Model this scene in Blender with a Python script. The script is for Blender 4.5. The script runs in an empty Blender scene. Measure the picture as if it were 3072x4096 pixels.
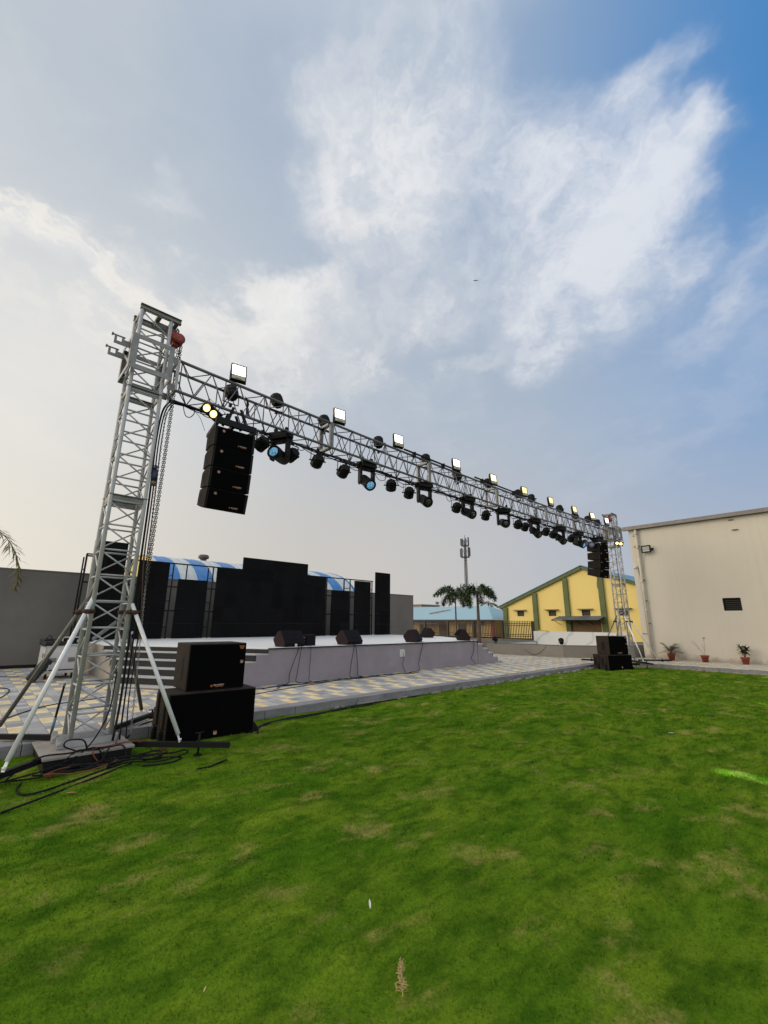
import bpy, bmesh, math, random
import numpy as np
from mathutils import Vector, Matrix, noise
R = math.radians
random.seed(7)
scene = bpy.context.scene
col = scene.collection

# ------------------------------------------------------------------ helpers
def empty(name, loc=(0, 0, 0), rz=0.0):
    o = bpy.data.objects.new(name, None)
    o.empty_display_size = 0.2
    col.objects.link(o)
    o.location = loc
    o.rotation_euler = (0, 0, rz)
    return o

def tag(o, label=None, cat=None, group=None, kind=None):
    if label: o['label'] = label
    if cat: o['category'] = cat
    if group: o['group'] = group
    if kind: o['kind'] = kind
    return o

class MB:
    """collects shapes and links them as one mesh object"""
    def __init__(s):
        s.v = []; s.f = []; s.sm = []
    def add(s, vs, fs, smooth=False, M=None):
        b = len(s.v)
        if M is not None:
            vs = [M @ Vector(p) for p in vs]
        s.v.extend([tuple(p) for p in vs])
        for f in fs:
            s.f.append(tuple(b + i for i in f)); s.sm.append(smooth)
        return s
    def box(s, x0, x1, y0, y1, z0, z1, M=None):
        vs = [(x0, y0, z0), (x1, y0, z0), (x1, y1, z0), (x0, y1, z0), (x0, y0, z1), (x1, y0, z1), (x1, y1, z1), (x0, y1, z1)]
        return s.add(vs, [(0, 3, 2, 1), (4, 5, 6, 7), (0, 1, 5, 4), (1, 2, 6, 5), (2, 3, 7, 6), (3, 0, 4, 7)], False, M)
    def bar(s, p, q, w, h, up=(0, 0, 1)):
        """rectangular bar from p to q, w across, h along 'up'"""
        p = Vector(p); q = Vector(q); d = (q - p).normalized(); u = Vector(up)
        sd = d.cross(u)
        if sd.length < 1e-4: sd = d.cross(Vector((1, 0, 0)))
        sd.normalize(); u = sd.cross(d).normalized()
        vs = []
        for c in (p, q):
            for a, b in ((-1, -1), (1, -1), (1, 1), (-1, 1)):
                vs.append(c + sd * (a * w / 2) + u * (b * h / 2))
        return s.add(vs, [(0, 3, 2, 1), (4, 5, 6, 7), (0, 1, 5, 4), (1, 2, 6, 5), (2, 3, 7, 6), (3, 0, 4, 7)])
    def tube(s, p, q, r, n=8, r2=None, cap=True):
        return s.path([p, q], [r, r if r2 is None else r2], n, cap)
    def path(s, pts, r, n=6, cap=True, closed=False):
        pts = [Vector(p) for p in pts]; m = len(pts)
        rs = r if isinstance(r, (list, tuple)) else [r] * m
        vs = []; prev = None
        for i in range(m):
            if closed: d = pts[(i + 1) % m] - pts[i - 1]
            else: d = pts[min(i + 1, m - 1)] - pts[max(i - 1, 0)]
            if d.length < 1e-9: d = Vector((0, 0, 1))
            d.normalize()
            if prev is None:
                a = d.cross(Vector((0, 0, 1)))
                if a.length < 0.05: a = d.cross(Vector((1, 0, 0)))
            else:
                a = prev - d * prev.dot(d)
                if a.length < 1e-4: a = d.cross(Vector((0.3, 1, 0.2)))
            a.normalize(); prev = a; b = d.cross(a)
            for k in range(n):
                t = 2 * math.pi * k / n
                vs.append(pts[i] + (a * math.cos(t) + b * math.sin(t)) * rs[i])
        fs = []
        for i in range(m if closed else m - 1):
            j = (i + 1) % m
            for k in range(n):
                fs.append((i * n + k, i * n + (k + 1) % n, j * n + (k + 1) % n, j * n + k))
        s.add(vs, fs, True)
        if cap and not closed:
            b = len(s.v) - len(vs)
            s.f.append(tuple(b + k for k in reversed(range(n)))); s.sm.append(False)
            s.f.append(tuple(b + (m - 1) * n + k for k in range(n))); s.sm.append(False)
        return s
    def lathe(s, prof, n=16, M=None, smooth=True):
        """profile of (r, z) about the z axis"""
        vs = [(r * math.cos(2 * math.pi * k / n), r * math.sin(2 * math.pi * k / n), z) for r, z in prof for k in range(n)]
        fs = []
        for i in range(len(prof) - 1):
            for k in range(n):
                fs.append((i * n + k, i * n + (k + 1) % n, (i + 1) * n + (k + 1) % n, (i + 1) * n + k))
        fs.append(tuple(reversed(range(n))))
        fs.append(tuple((len(prof) - 1) * n + k for k in range(n)))
        return s.add(vs, fs, smooth, M)
    def prism(s, poly, y0, y1, M=None):
        """polygon in the x,z plane (counter-clockwise seen from -y) swept y0..y1"""
        n = len(poly)
        vs = [(x, y0, z) for x, z in poly] + [(x, y1, z) for x, z in poly]
        fs = [tuple(range(n)), tuple(reversed(range(n, 2 * n)))]
        for i in range(n):
            j = (i + 1) % n
            fs.append((i, i + n, j + n, j))
        return s.add(vs, fs, False, M)
    def slab(s, poly, z0, z1, M=None):
        """polygon in the x,y plane (counter-clockwise from above) between z0 and z1"""
        n = len(poly)
        vs = [(x, y, z0) for x, y in poly] + [(x, y, z1) for x, y in poly]
        fs = [tuple(reversed(range(n))), tuple(range(n, 2 * n))]
        for i in range(n):
            j = (i + 1) % n
            fs.append((i, j, j + n, i + n))
        return s.add(vs, fs, False, M)
    def build(s, name, mat, parent=None, bevel=0.0, loc=None):
        me = bpy.data.meshes.new(name)
        me.from_pydata(s.v, [], s.f)
        me.polygons.foreach_set('use_smooth', s.sm)
        me.materials.append(mat)
        me.update()
        o = bpy.data.objects.new(name, me)
        col.objects.link(o)
        if loc: o.location = loc
        if parent is not None: o.parent = parent
        if bevel > 0:
            b = o.modifiers.new('bevel', 'BEVEL'); b.width = bevel; b.segments = 2
            b.limit_method = 'ANGLE'; b.angle_limit = R(50)
            b.harden_normals = False
        return o

CH = {}
def kids(o):
    return [c for c in bpy.data.objects if c.parent == o]
def dup(root, loc, rot=None, label=None, group=None):
    """copy of a thing with copies of its parts and sub-parts"""
    r = root.copy(); col.objects.link(r); r.location = loc
    if rot is not None: r.rotation_euler = rot
    if label: r['label'] = label
    if group: r['group'] = group
    if root.name not in CH: CH[root.name] = [(c, kids(c)) for c in kids(root)]
    for c, gs in CH[root.name]:
        d = c.copy(); col.objects.link(d); d.parent = r
        for g in gs:
            e = g.copy(); col.objects.link(e); e.parent = d
    return r

def spline(pts, k=6):
    """Catmull-Rom through the points"""
    P = [Vector(p) for p in pts]
    P = [P[0] * 2 - P[1]] + P + [P[-1] * 2 - P[-2]]
    out = []
    for i in range(1, len(P) - 2):
        for j in range(k):
            t = j / k
            a, b, c, d = P[i - 1], P[i], P[i + 1], P[i + 2]
            out.append(0.5 * ((2 * b) + (c - a) * t + (2 * a - 5 * b + 4 * c - d) * t * t + (3 * b - a - 3 * c + d) * t ** 3))
    out.append(P[-2])
    return out

ORD = ['first', 'second', 'third', 'fourth', 'fifth', 'sixth', 'seventh', 'eighth', 'ninth', 'tenth', 'eleventh', 'twelfth', 'thirteenth', 'fourteenth', 'fifteenth']

# ------------------------------------------------------------------ materials
MATS = {}
def nt_of(m):
    m.use_nodes = True
    return m.node_tree.nodes, m.node_tree.links
def mat(name, rgb, rough=0.6, metal=0.0, var=0.0, vscale=4.0, bump=0.0, bscale=60.0, emit=None, estr=0.0, spec=0.5, rgb2=None, stretch=(1, 1, 1), thresh=None):
    """principled material; var mixes towards rgb2 (or a darker tone) with noise in object space"""
    if name in MATS: return MATS[name]
    m = bpy.data.materials.new(name)
    N, L = nt_of(m)
    p = N['Principled BSDF']
    p.inputs['Roughness'].default_value = rough
    p.inputs['Metallic'].default_value = metal
    p.inputs['Specular IOR Level'].default_value = spec
    c = (*rgb, 1)
    p.inputs['Base Color'].default_value = c
    if var > 0 or bump > 0:
        tc = N.new('ShaderNodeTexCoord'); mp = N.new('ShaderNodeMapping'); mp.inputs['Scale'].default_value = stretch
        L.new(tc.outputs['Object'], mp.inputs['Vector'])
    if var > 0:
        nz = N.new('ShaderNodeTexNoise'); nz.inputs['Scale'].default_value = vscale; nz.inputs['Detail'].default_value = 7; nz.inputs['Roughness'].default_value = 0.65
        L.new(mp.outputs[0], nz.inputs['Vector'])
        rp = N.new('ShaderNodeMapRange'); lo, hi = thresh or (0.35, 0.68)
        rp.inputs['From Min'].default_value = lo; rp.inputs['From Max'].default_value = hi
        rp.inputs['To Max'].default_value = var
        L.new(nz.outputs['Fac'], rp.inputs['Value'])
        mx = N.new('ShaderNodeMix'); mx.data_type = 'RGBA'
        mx.inputs['A'].default_value = c
        mx.inputs['B'].default_value = (*(rgb2 or tuple(x * 0.45 for x in rgb)), 1)
        L.new(rp.outputs[0], mx.inputs['Factor']); L.new(mx.outputs['Result'], p.inputs['Base Color'])
        rr = N.new('ShaderNodeMapRange'); rr.inputs['To Min'].default_value = max(0.05, rough - 0.08); rr.inputs['To Max'].default_value = min(1, rough + 0.12)
        L.new(nz.outputs['Fac'], rr.inputs['Value']); L.new(rr.outputs[0], p.inputs['Roughness'])
    if bump > 0:
        n2 = N.new('ShaderNodeTexNoise'); n2.inputs['Scale'].default_value = bscale; n2.inputs['Detail'].default_value = 4
        L.new(mp.outputs[0], n2.inputs['Vector'])
        b = N.new('ShaderNodeBump'); b.inputs['Strength'].default_value = bump; b.inputs['Distance'].default_value = 0.02
        L.new(n2.outputs['Fac'], b.inputs['Height']); L.new(b.outputs[0], p.inputs['Normal'])
    if emit:
        p.inputs['Emission Color'].default_value = (*emit, 1); p.inputs['Emission Strength'].default_value = estr
    MATS[name] = m
    return m

STEEL = mat('galvanised_steel', (0.46, 0.465, 0.47), 0.5, 0.22, 0.6, 5, rgb2=(0.30, 0.30, 0.295), bump=0.05, bscale=40)
STEELD = mat('weathered_steel', (0.24, 0.24, 0.235), 0.5, 0.4, 0.7, 6, rgb2=(0.13, 0.13, 0.13))
ALU = mat('truss_tube', (0.17, 0.165, 0.18), 0.5, 0.5, 0.6, 3, rgb2=(0.08, 0.08, 0.085))
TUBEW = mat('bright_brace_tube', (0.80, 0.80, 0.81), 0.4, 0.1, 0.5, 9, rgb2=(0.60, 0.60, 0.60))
TUBED = mat('shaded_brace_tube', (0.18, 0.18, 0.16), 0.55, 0.5, 0.6, 9)
RUST = mat('rusty_clamp', (0.10, 0.055, 0.03), 0.8, 0.4, 0.6, 30, rgb2=(0.05, 0.03, 0.02))
BLACKM = mat('black_painted_steel', (0.006, 0.006, 0.0065), 0.6, 0.0, 0.4, 12, rgb2=(0.014, 0.013, 0.012), spec=0.22)
BLACKP = mat('black_plastic', (0.004, 0.004, 0.0045), 0.55, 0.0, 0.4, 20, rgb2=(0.009, 0.009, 0.009), spec=0.2)
RUBBER = mat('black_rubber', (0.008, 0.008, 0.009), 0.7, spec=0.2)
RUBBERO = mat('orange_rubber', (0.16, 0.035, 0.012), 0.6)
GRILLE = mat('black_speaker_grille', (0.0022, 0.0022, 0.0024), 0.9, 0.0, 0.3, 30, bump=0.25, bscale=350, spec=0.06)
CABINET = mat('black_speaker_paint', (0.034, 0.027, 0.021), 0.8, 0.0, 0.6, 14, rgb2=(0.018, 0.014, 0.012), bump=0.3, bscale=160, spec=0.15)
CHAIN = mat('chain_steel', (0.05, 0.05, 0.05), 0.45, 0.8)
CHAING = mat('zinc_chain', (0.30, 0.30, 0.28), 0.45, 0.7)
HOISTR = mat('red_hoist_paint', (0.30, 0.035, 0.02), 0.5, 0.0, 0.6, 18, rgb2=(0.16, 0.03, 0.02))
LEDP = mat('dark_led_panel', (0.004, 0.004, 0.0045), 0.7, 0.0, 0.5, 3, rgb2=(0.0075, 0.0075, 0.008), bump=0.15, bscale=250, spec=0.10)
def led_tones():
    # each half metre module reflects a little differently
    m = LEDP; N, L = nt_of(m); p = N['Principled BSDF']; g = N.new('ShaderNodeNewGeometry'); v = N.new('ShaderNodeVectorMath'); v.operation = 'SNAP'; v.inputs[1].default_value = (.501, 9, .512)
    L.new(g.outputs['Position'], v.inputs[0]); w = N.new('ShaderNodeTexWhiteNoise'); L.new(v.outputs[0], w.inputs['Vector'])
    r = N.new('ShaderNodeMapRange'); r.inputs['To Min'].default_value = .62; r.inputs['To Max'].default_value = .8; L.new(w.outputs['Value'], r.inputs['Value']); L.new(r.outputs[0], p.inputs['Roughness'])
    r2 = N.new('ShaderNodeMapRange'); r2.inputs['To Min'].default_value = .05; r2.inputs['To Max'].default_value = .13; L.new(w.outputs['Value'], r2.inputs['Value']); L.new(r2.outputs[0], p.inputs['Specular IOR Level'])
led_tones()
LABELR = mat('red_badge', (0.35, 0.05, 0.03), 0.5)
LABELW = mat('white_badge', (0.32, 0.29, 0.26), 0.6)
LABELO = mat('orange_badge', (0.26, 0.07, 0.015), 0.6)
# ------------------------------------------------------------------ camera
F_PX, PITCH, ROLL, YAW = 1738.056, R(14.30084), R(0.38824), R(47.0547)
def setup_camera():
    cp, sp = math.cos(PITCH), math.sin(PITCH)
    Xa = Vector((math.sin(YAW), -math.cos(YAW), 0))
    fw = Vector((math.cos(YAW) * cp, math.sin(YAW) * cp, sp))
    Za = Vector((-math.cos(YAW) * sp, -math.sin(YAW) * sp, cp))
    c, s = math.cos(ROLL), math.sin(ROLL)
    rt = Xa * c + Za * s; up = Za * c - Xa * s
    cd = bpy.data.cameras.new('camera')
    cd.sensor_fit = 'VERTICAL'; cd.sensor_height = 24.0
    cd.lens = F_PX / 4096 * 24.0
    cd.clip_start = 0.05; cd.clip_end = 3000
    o = bpy.data.objects.new('camera', cd)
    o.matrix_world = Matrix(((rt.x, up.x, -fw.x, 0), (rt.y, up.y, -fw.y, 0), (rt.z, up.z, -fw.z, 1.5), (0, 0, 0, 1)))
    col.objects.link(o); scene.camera = o
    return rt, up, fw
CR, CU, CF = setup_camera()

# ------------------------------------------------------------------ sky
SUN_AZ = Vector((-0.80, 0.60, 0)).normalized()
SUN_EL = R(19)
def st_of(px, py):
    """direction of a sky feature in a stereographic chart of the sky about the north-east horizon"""
    d = (CR * ((px * 1.85172 - 1536) / F_PX) + CU * ((2048 - py * 1.85172) / F_PX) + CF).normalized()
    f = d.x * math.cos(YAW) + d.y * math.sin(YAW); r = d.x * math.sin(YAW) - d.y * math.cos(YAW)
    return Vector((r / (1 + f), d.z / (1 + f), 0))

def build_world():
    w = bpy.data.worlds.new('World'); scene.world = w; w.use_nodes = True
    N = w.node_tree.nodes; L = w.node_tree.links
    N.clear()
    out = N.new('ShaderNodeOutputWorld'); bg = N.new('ShaderNodeBackground')
    L.new(bg.outputs[0], out.inputs[0])
    sky = N.new('ShaderNodeTexSky'); sky.sky_type = 'NISHITA'; sky.sun_disc = False
    sky.sun_elevation = SUN_EL; sky.sun_rotation = math.atan2(SUN_AZ.x, SUN_AZ.y)
    sky.dust_density = 2.0; sky.air_density = 1.2; sky.ozone_density = 1.5
    tc = N.new('ShaderNodeTexCoord')
    def M(op, a, b=None, c=None, clamp=False):
        n = N.new('ShaderNodeMath'); n.operation = op; n.use_clamp = clamp
        for i, x in enumerate((a, b, c)):
            if x is None: continue
            if isinstance(x, (int, float)): n.inputs[i].default_value = x
            else: L.new(x, n.inputs[i])
        return n.outputs[0]
    def V(op, a, b=None):
        n = N.new('ShaderNodeVectorMath'); n.operation = op
        for i, x in enumerate((a, b)):
            if x is None: continue
            if isinstance(x, tuple): n.inputs[i].default_value = x
            else: L.new(x, n.inputs[i])
        return n.outputs['Value'] if op in ('DOT_PRODUCT', 'LENGTH') else n.outputs['Vector']
    def XYZ(x, y, z=0.0):
        n = N.new('ShaderNodeCombineXYZ')
        for i, q in enumerate((x, y, z)):
            if isinstance(q, (int, float)): n.inputs[i].default_value = q
            else: L.new(q, n.inputs[i])
        return n.outputs[0]
    def SM(x, lo, hi, a=0.0, b=1.0):
        n = N.new('ShaderNodeMapRange'); n.interpolation_type = 'SMOOTHSTEP'
        L.new(x, n.inputs['Value'])
        for k, q in (('From Min', lo), ('From Max', hi), ('To Min', a), ('To Max', b)): n.inputs[k].default_value = q
        return n.outputs[0]
    def MIX(f, a, b):
        n = N.new('ShaderNodeMix'); n.data_type = 'RGBA'
        for k, q in (('Factor', f), ('A', a), ('B', b)):
            if isinstance(q, tuple): n.inputs[k].default_value = (*q, 1)
            elif isinstance(q, (int, float)): n.inputs[k].default_value = q
            else: L.new(q, n.inputs[k])
        return n.outputs['Result']
    def NOISE(v, scale, detail, rough=0.55, dist=0.0, color=False):
        n = N.new('ShaderNodeTexNoise')
        n.inputs['Scale'].default_value = scale; n.inputs['Detail'].default_value = detail
        n.inputs['Roughness'].default_value = rough; n.inputs['Distortion'].default_value = dist
        L.new(v, n.inputs['Vector'])
        return n.outputs['Color'] if color else n.outputs['Fac']
    d = V('NORMALIZE', tc.outputs['Generated'])
    sep = N.new('ShaderNodeSeparateXYZ'); L.new(d, sep.inputs[0])
    dz = sep.outputs[2]
    f = V('DOT_PRODUCT', d, (math.cos(YAW), math.sin(YAW), 0))
    r = V('DOT_PRODUCT', d, (math.sin(YAW), -math.cos(YAW), 0))
    q = M('MAXIMUM', M('ADD', f, 1.0), 0.12)
    s = M('DIVIDE', r, q); t = M('DIVIDE', dz, q)
    # a flat cloud deck: far clouds flatten towards the horizon
    den = M('MAXIMUM', M('ADD', dz, 0.16), 0.05)
    plane = XYZ(M('DIVIDE', r, den), M('DIVIDE', f, den))
    w1 = V('SCALE', V('SUBTRACT', NOISE(plane, 1.3, 6, 0.6, 0, True), (0.5, 0.5, 0.5))); w1.node.inputs['Scale'].default_value = 0.30
    st0 = XYZ(s, t)
    w2 = V('SCALE', V('SUBTRACT', NOISE(st0, 9.0, 5, 0.6, 0, True), (0.5, 0.5, 0.5))); w2.node.inputs['Scale'].default_value = 0.11
    st = V('ADD', V('ADD', st0, w1), w2)
    BL = [  # centre, long half axis, short half axis (sky features), weight
        (760, 230, -50, 330, 125, .95), (985, 90, 110, -210, 85, .75), (890, 280, 120, -220, 85, .7), (700, 360, -90, 60, 80, .6),
        (830, 430, 130, 60, 150, .58), (960, 500, 160, -40, 80, .35), (830, 590, 40, 120, 95, .62), (720, 520, 80, 50, 60, .45), (1010, 330, 150, 40, 130, .62),
        (1385, 130, 80, -110, 50, .70), (1300, 240, 80, -110, 90, .68), (1170, 330, 90, -90, 120, .7), (1050, 400, 50, -150, 95, .55), (960, 620, 170, 20, 80, .28), (1080, 620, 60, 60, 70, .3), (1400, 620, 120, -60, 90, .3), (1180, 520, 30, -220, 85, .72), (1170, 660, 20, -80, 45, .6),
        (1290, 500, 60, -190, 120, .6), (1525, 235, 28, -85, 42, .58), (1480, 330, 95, -140, 75, .62), (1380, 470, 120, -150, 110, .55), (1300, 640, 110, -130, 70, .35),
        (1560, 660, 190, -110, 38, .5), (1500, 760, 230, -110, 52, .42), (1640, 560, 90, -70, 36, .4), (1490, 570, 70, -55, 38, .6), (1590, 850, 140, -90, 40, .25),
        (985, 640, 70, -32, 30, .6), (1050, 745, 80, -35, 22, .42), (1000, 790, 50, -40, 16, .4),
        (25, 525, 80, 45, 48, .8), (110, 560, 80, 40, 42, .6), (245, 615, 120, 45, 36, .5), (370, 655, 190, 38, 40, .8), (620, 690, 110, -25, 42, .85), (540, 730, 160, 30, 60, .45),
        (820, 800, 110, 60, 55, .5), (375, 495, 55, 10, 36, .45), (120, 700, 260, 60, 110, .45), (690, 770, 190, 30, 70, .4), (420, 770, 220, 40, 70, .4), (990, 850, 60, -40, 20, .35),
        (1010, 920, 260, -40, 36, .28), (1290, 960, 260, -30, 40, .25), (700, 900, 240, 20, 50, .25), (100, 900, 240, 20, 90, .25)]
    acc = None; puff = None
    for cx, cy, ax, ay, hw, wt in BL:
        c = st_of(cx, cy); e = st_of(cx + ax * 0.5, cy + ay * 0.5) - st_of(cx - ax * 0.5, cy - ay * 0.5)
        ln = math.hypot(ax, ay); g = st_of(cx - ay / ln * hw * 0.5, cy + ax / ln * hw * 0.5) - st_of(cx + ay / ln * hw * 0.5, cy - ax / ln * hw * 0.5)
        mp = N.new('ShaderNodeMapping'); mp.vector_type = 'TEXTURE'
        mp.inputs['Location'].default_value = c; mp.inputs['Rotation'].default_value = (0, 0, math.atan2(e.y, e.x))
        mp.inputs['Scale'].default_value = (e.length * 1.6, g.length * 2.0, 1)
        L.new(st, mp.inputs['Vector'])
        gr = N.new('ShaderNodeTexGradient'); gr.gradient_type = 'SPHERICAL'; L.new(mp.outputs[0], gr.inputs['Vector'])
        k = SM(gr.outputs['Fac'], 0.0, 0.9, 0.0, wt)
        acc = k if acc is None else M('ADD', acc, k)
        if cx < 870 and cy > 450: puff = k if puff is None else M('ADD', puff, k)
    # loose clouds over the part of the sky that lies behind
    back = SM(f, -0.1, -0.7)
    acc = M('ADD', acc, M('MULTIPLY', back, SM(NOISE(plane, 0.9, 5), 0.45, 0.7)))
    wisp = V('MULTIPLY', V('ADD', plane, w1), (1.0, 1.0, 1.0))
    rot = N.new('ShaderNodeMapping'); rot.inputs['Rotation'].default_value = (0, 0, R(-38)); rot.inputs['Scale'].default_value = (1.0, 0.42, 1)
    L.new(wisp, rot.inputs['Vector'])
    fb = NOISE(rot.outputs[0], 2.6, 9, 0.58, 0.4)
    fb2 = NOISE(st, 22.0, 6, 0.62, 0.2)
    fbs = SM(fb, 0.30, 0.70)
    tex = M('ADD', M('MULTIPLY', fbs, 0.70), M('MULTIPLY', SM(fb2, 0.30, 0.70), 0.40))
    soft = M('DIVIDE', acc, M('ADD', M('MULTIPLY', acc, 0.55), 0.72))
    dens = M('MULTIPLY', soft, M('ADD', tex, 0.50))
    dens = M('ADD', dens, M('MULTIPLY', M('SUBTRACT', fbs, 0.5), 0.16))
    D = SM(dens, -0.04, 1.42)
    pf = SM(M('MULTIPLY', puff, M('ADD', M('MULTIPLY', SM(NOISE(st, 15.0, 7, 0.62, 0.25), 0.34, 0.66), 1.15), 0.08)), 0.24, 0.86)
    core = SM(dens, 0.6, 1.4)
    # clear sky: nishita blue high on the right, a hazy veil low down and towards the sun on the left
    nish = V('SCALE', sky.outputs[0]); nish.node.inputs['Scale'].default_value = 0.10
    lo = MIX(SM(s, -0.46, -0.05), (0.86, 0.80, 0.695), (0.61, 0.585, 0.555))
    lo = MIX(SM(s, -0.05, 0.42), lo, (0.39, 0.455, 0.575))
    hi = MIX(SM(s, -0.42, 0.02), (0.50, 0.56, 0.63), (0.38, 0.475, 0.61))
    hi = MIX(SM(s, 0.0, 0.42), hi, (0.05, 0.235, 0.56))
    mid = MIX(SM(s, -0.45, 0.1), (0.81, 0.80, 0.765), (0.43, 0.505, 0.605))
    mid = MIX(SM(s, 0.1, 0.45), mid, (0.235, 0.385, 0.63))
    base = MIX(SM(t, 0.06, 0.26), lo, mid)
    base = MIX(SM(t, 0.24, 0.56), base, hi)
    base = MIX(0.06, base, nish)
    base = MIX(SM(f, 0.25, -0.35), base, (0.92, 0.92, 0.91))
    base = MIX(SM(dz, 0.86, 0.98), base, (0.72, 0.75, 0.79))
    base = MIX(M('MULTIPLY', SM(s, 0.1, -0.5), M('MULTIPLY', SM(t, 0.1, 0.5), SM(NOISE(st, 4.0, 4), 0.35, 0.7, 0.0, 0.55))), base, (0.66, 0.69, 0.71))
    cl = MIX(SM(s, -0.4, 0.35), (0.88, 0.83, 0.755), (0.53, 0.585, 0.69))
    cl = MIX(SM(t, 0.18, 0.5), cl, MIX(SM(s, -0.1, 0.35), (0.78, 0.79, 0.815), (0.63, 0.68, 0.78)))
    cl = MIX(M('MULTIPLY', core, 0.5), cl, MIX(SM(s, -0.4, 0.4), (0.98, 0.95, 0.90), (0.86, 0.88, 0.91)))
    fin = MIX(M('MULTIPLY', D, 0.94), base, cl)
    fin = MIX(M('MULTIPLY', pf, 0.62), fin, MIX(SM(s, -0.42, 0.0), (0.93, 0.885, 0.80), (0.75, 0.755, 0.765)))
    # towards the sun the haze glows
    sd = (SUN_AZ * math.cos(SUN_EL) + Vector((0, 0, math.sin(SUN_EL))))
    glow = SM(V('DOT_PRODUCT', d, tuple(sd)), 0.75, 1.0)
    fin = MIX(M('MULTIPLY', glow, 0.85), fin, (2.6, 2.2, 1.7))
    fin = MIX(SM(dz, -0.02, -0.12), fin, (0.16, 0.15, 0.13))
    L.new(fin, bg.inputs['Color'])
    bg.inputs['Strength'].default_value = 1.0
build_world()

sd = bpy.data.lights.new('sun', 'SUN'); sd.energy = 0.9; sd.angle = R(38); sd.color = (1.0, 0.88, 0.72)
so = bpy.data.objects.new('sun', sd); col.objects.link(so)
dv = -(SUN_AZ * math.cos(SUN_EL) + Vector((0, 0, math.sin(SUN_EL))))
so.rotation_euler = dv.to_track_quat('-Z', 'Y').to_euler()
so.location = (-20, 20, 20)
scene.view_settings.view_transform = 'Standard'
scene.view_settings.look = 'None'
scene.view_settings.exposure = 0.0
scene.view_settings.gamma = 1.0
# ------------------------------------------------------------------ ground, lawn, paving
def lawn_z(x, y):
    e = max(0.0, min(1.0, (6.9 - y) / 0.6)) * max(0.0, min(1.0, (18.85 - x) / 0.6))
    a = noise.noise(Vector((x * 0.55, y * 0.55, 1.7))) * 0.028
    b = noise.noise(Vector((x * 2.3, y * 3.0, 5.1))) * 0.030
    c = noise.noise(Vector((x * 6.0, y * 7.5, 9.4))) * 0.014
    return -0.030 + (a + b + c) * (0.35 + 0.65 * e)

def make_lawn_mat(name, blades):
    m = bpy.data.materials.new(name); N, L = nt_of(m); p = N['Principled BSDF']
    p.inputs['Roughness'].default_value = 0.9; p.inputs['Specular IOR Level'].default_value = 0.0
    geo = N.new('ShaderNodeNewGeometry')
    def NZ(scale, det, stretch=(1, 1, 1), rot=0.0, rough=0.6):
        mp = N.new('ShaderNodeMapping'); mp.inputs['Scale'].default_value = stretch; mp.inputs['Rotation'].default_value = (0, 0, rot)
        L.new(geo.outputs['Position'], mp.inputs['Vector'])
        n = N.new('ShaderNodeTexNoise'); n.inputs['Scale'].default_value = scale; n.inputs['Detail'].default_value = det; n.inputs['Roughness'].default_value = rough
        L.new(mp.outputs[0], n.inputs['Vector']); return n.outputs['Fac']
    def RG(x, lo, hi, a=0.0, b=1.0):
        n = N.new('ShaderNodeMapRange'); n.interpolation_type = 'SMOOTHSTEP'; L.new(x, n.inputs['Value'])
        for k, q in (('From Min', lo), ('From Max', hi), ('To Min', a), ('To Max', b)): n.inputs[k].default_value = q
        return n.outputs[0]
    def MX(f, a, b):
        n = N.new('ShaderNodeMix'); n.data_type = 'RGBA'
        for k, q in (('Factor', f), ('A', a), ('B', b)):
            if isinstance(q, tuple): n.inputs[k].default_value = (*q, 1)
            else: L.new(q, n.inputs[k])
        return n.outputs['Result']
    big = NZ(0.45, 5, (1, 1, 0)); midn = NZ(1.5, 5, (0.55, 1.25, 0), R(20)); fine = NZ(3.6, 6, (0.7, 1.2, 0), R(-15))
    small = NZ(9.5, 4, (0.6, 1.3, 0), R(10)); dry = NZ(1.7, 7, (0.8, 1.2, 0), R(35), 0.7); grain = NZ(70, 2, (1, 1, 0))
    c = MX(RG(big, 0.36, 0.64), (0.074, 0.166, 0.009), (0.118, 0.206, 0.013))
    c = MX(RG(midn, 0.42, 0.66, 0.0, 0.85), c, (0.170, 0.255, 0.018))
    c = MX(RG(fine, 0.33, 0.57, 0.74, 0.0), c, (0.025, 0.080, 0.005))
    c = MX(RG(small, 0.34, 0.54, 0.42, 0.0), c, (0.026, 0.078, 0.005))
    c = MX(RG(dry, 0.52, 0.69, 0.0, 0.70), c, (0.36, 0.30, 0.09))
    c = MX(RG(grain, 0.3, 0.7, 0.0, 0.35), c, (0.030, 0.075, 0.006))
    if blades:
        rnd = N.new('ShaderNodeAttribute'); rnd.attribute_name = 'tone'
        c = MX(rnd.outputs['Fac'], c, (0.17, 0.25, 0.04))
        nm = N.new('ShaderNodeVectorMath'); nm.operation = 'MULTIPLY_ADD'
        L.new(geo.outputs['Normal'], nm.inputs[0]); nm.inputs[1].default_value = (0.55, 0.55, 0.3); nm.inputs[2].default_value = (0, 0, 0.9)
        nz = N.new('ShaderNodeVectorMath'); nz.operation = 'NORMALIZE'; L.new(nm.outputs[0], nz.inputs[0]); L.new(nz.outputs[0], p.inputs['Normal'])
    else:
        n2 = NZ(45, 4, (1, 1, 0)); b = N.new('ShaderNodeBump'); b.inputs['Strength'].default_value = 0.6; b.inputs['Distance'].default_value = 0.02
        L.new(n2, b.inputs['Height']); L.new(b.outputs[0], p.inputs['Normal'])
    L.new(c, p.inputs['Base Color'])
    return m

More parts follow.
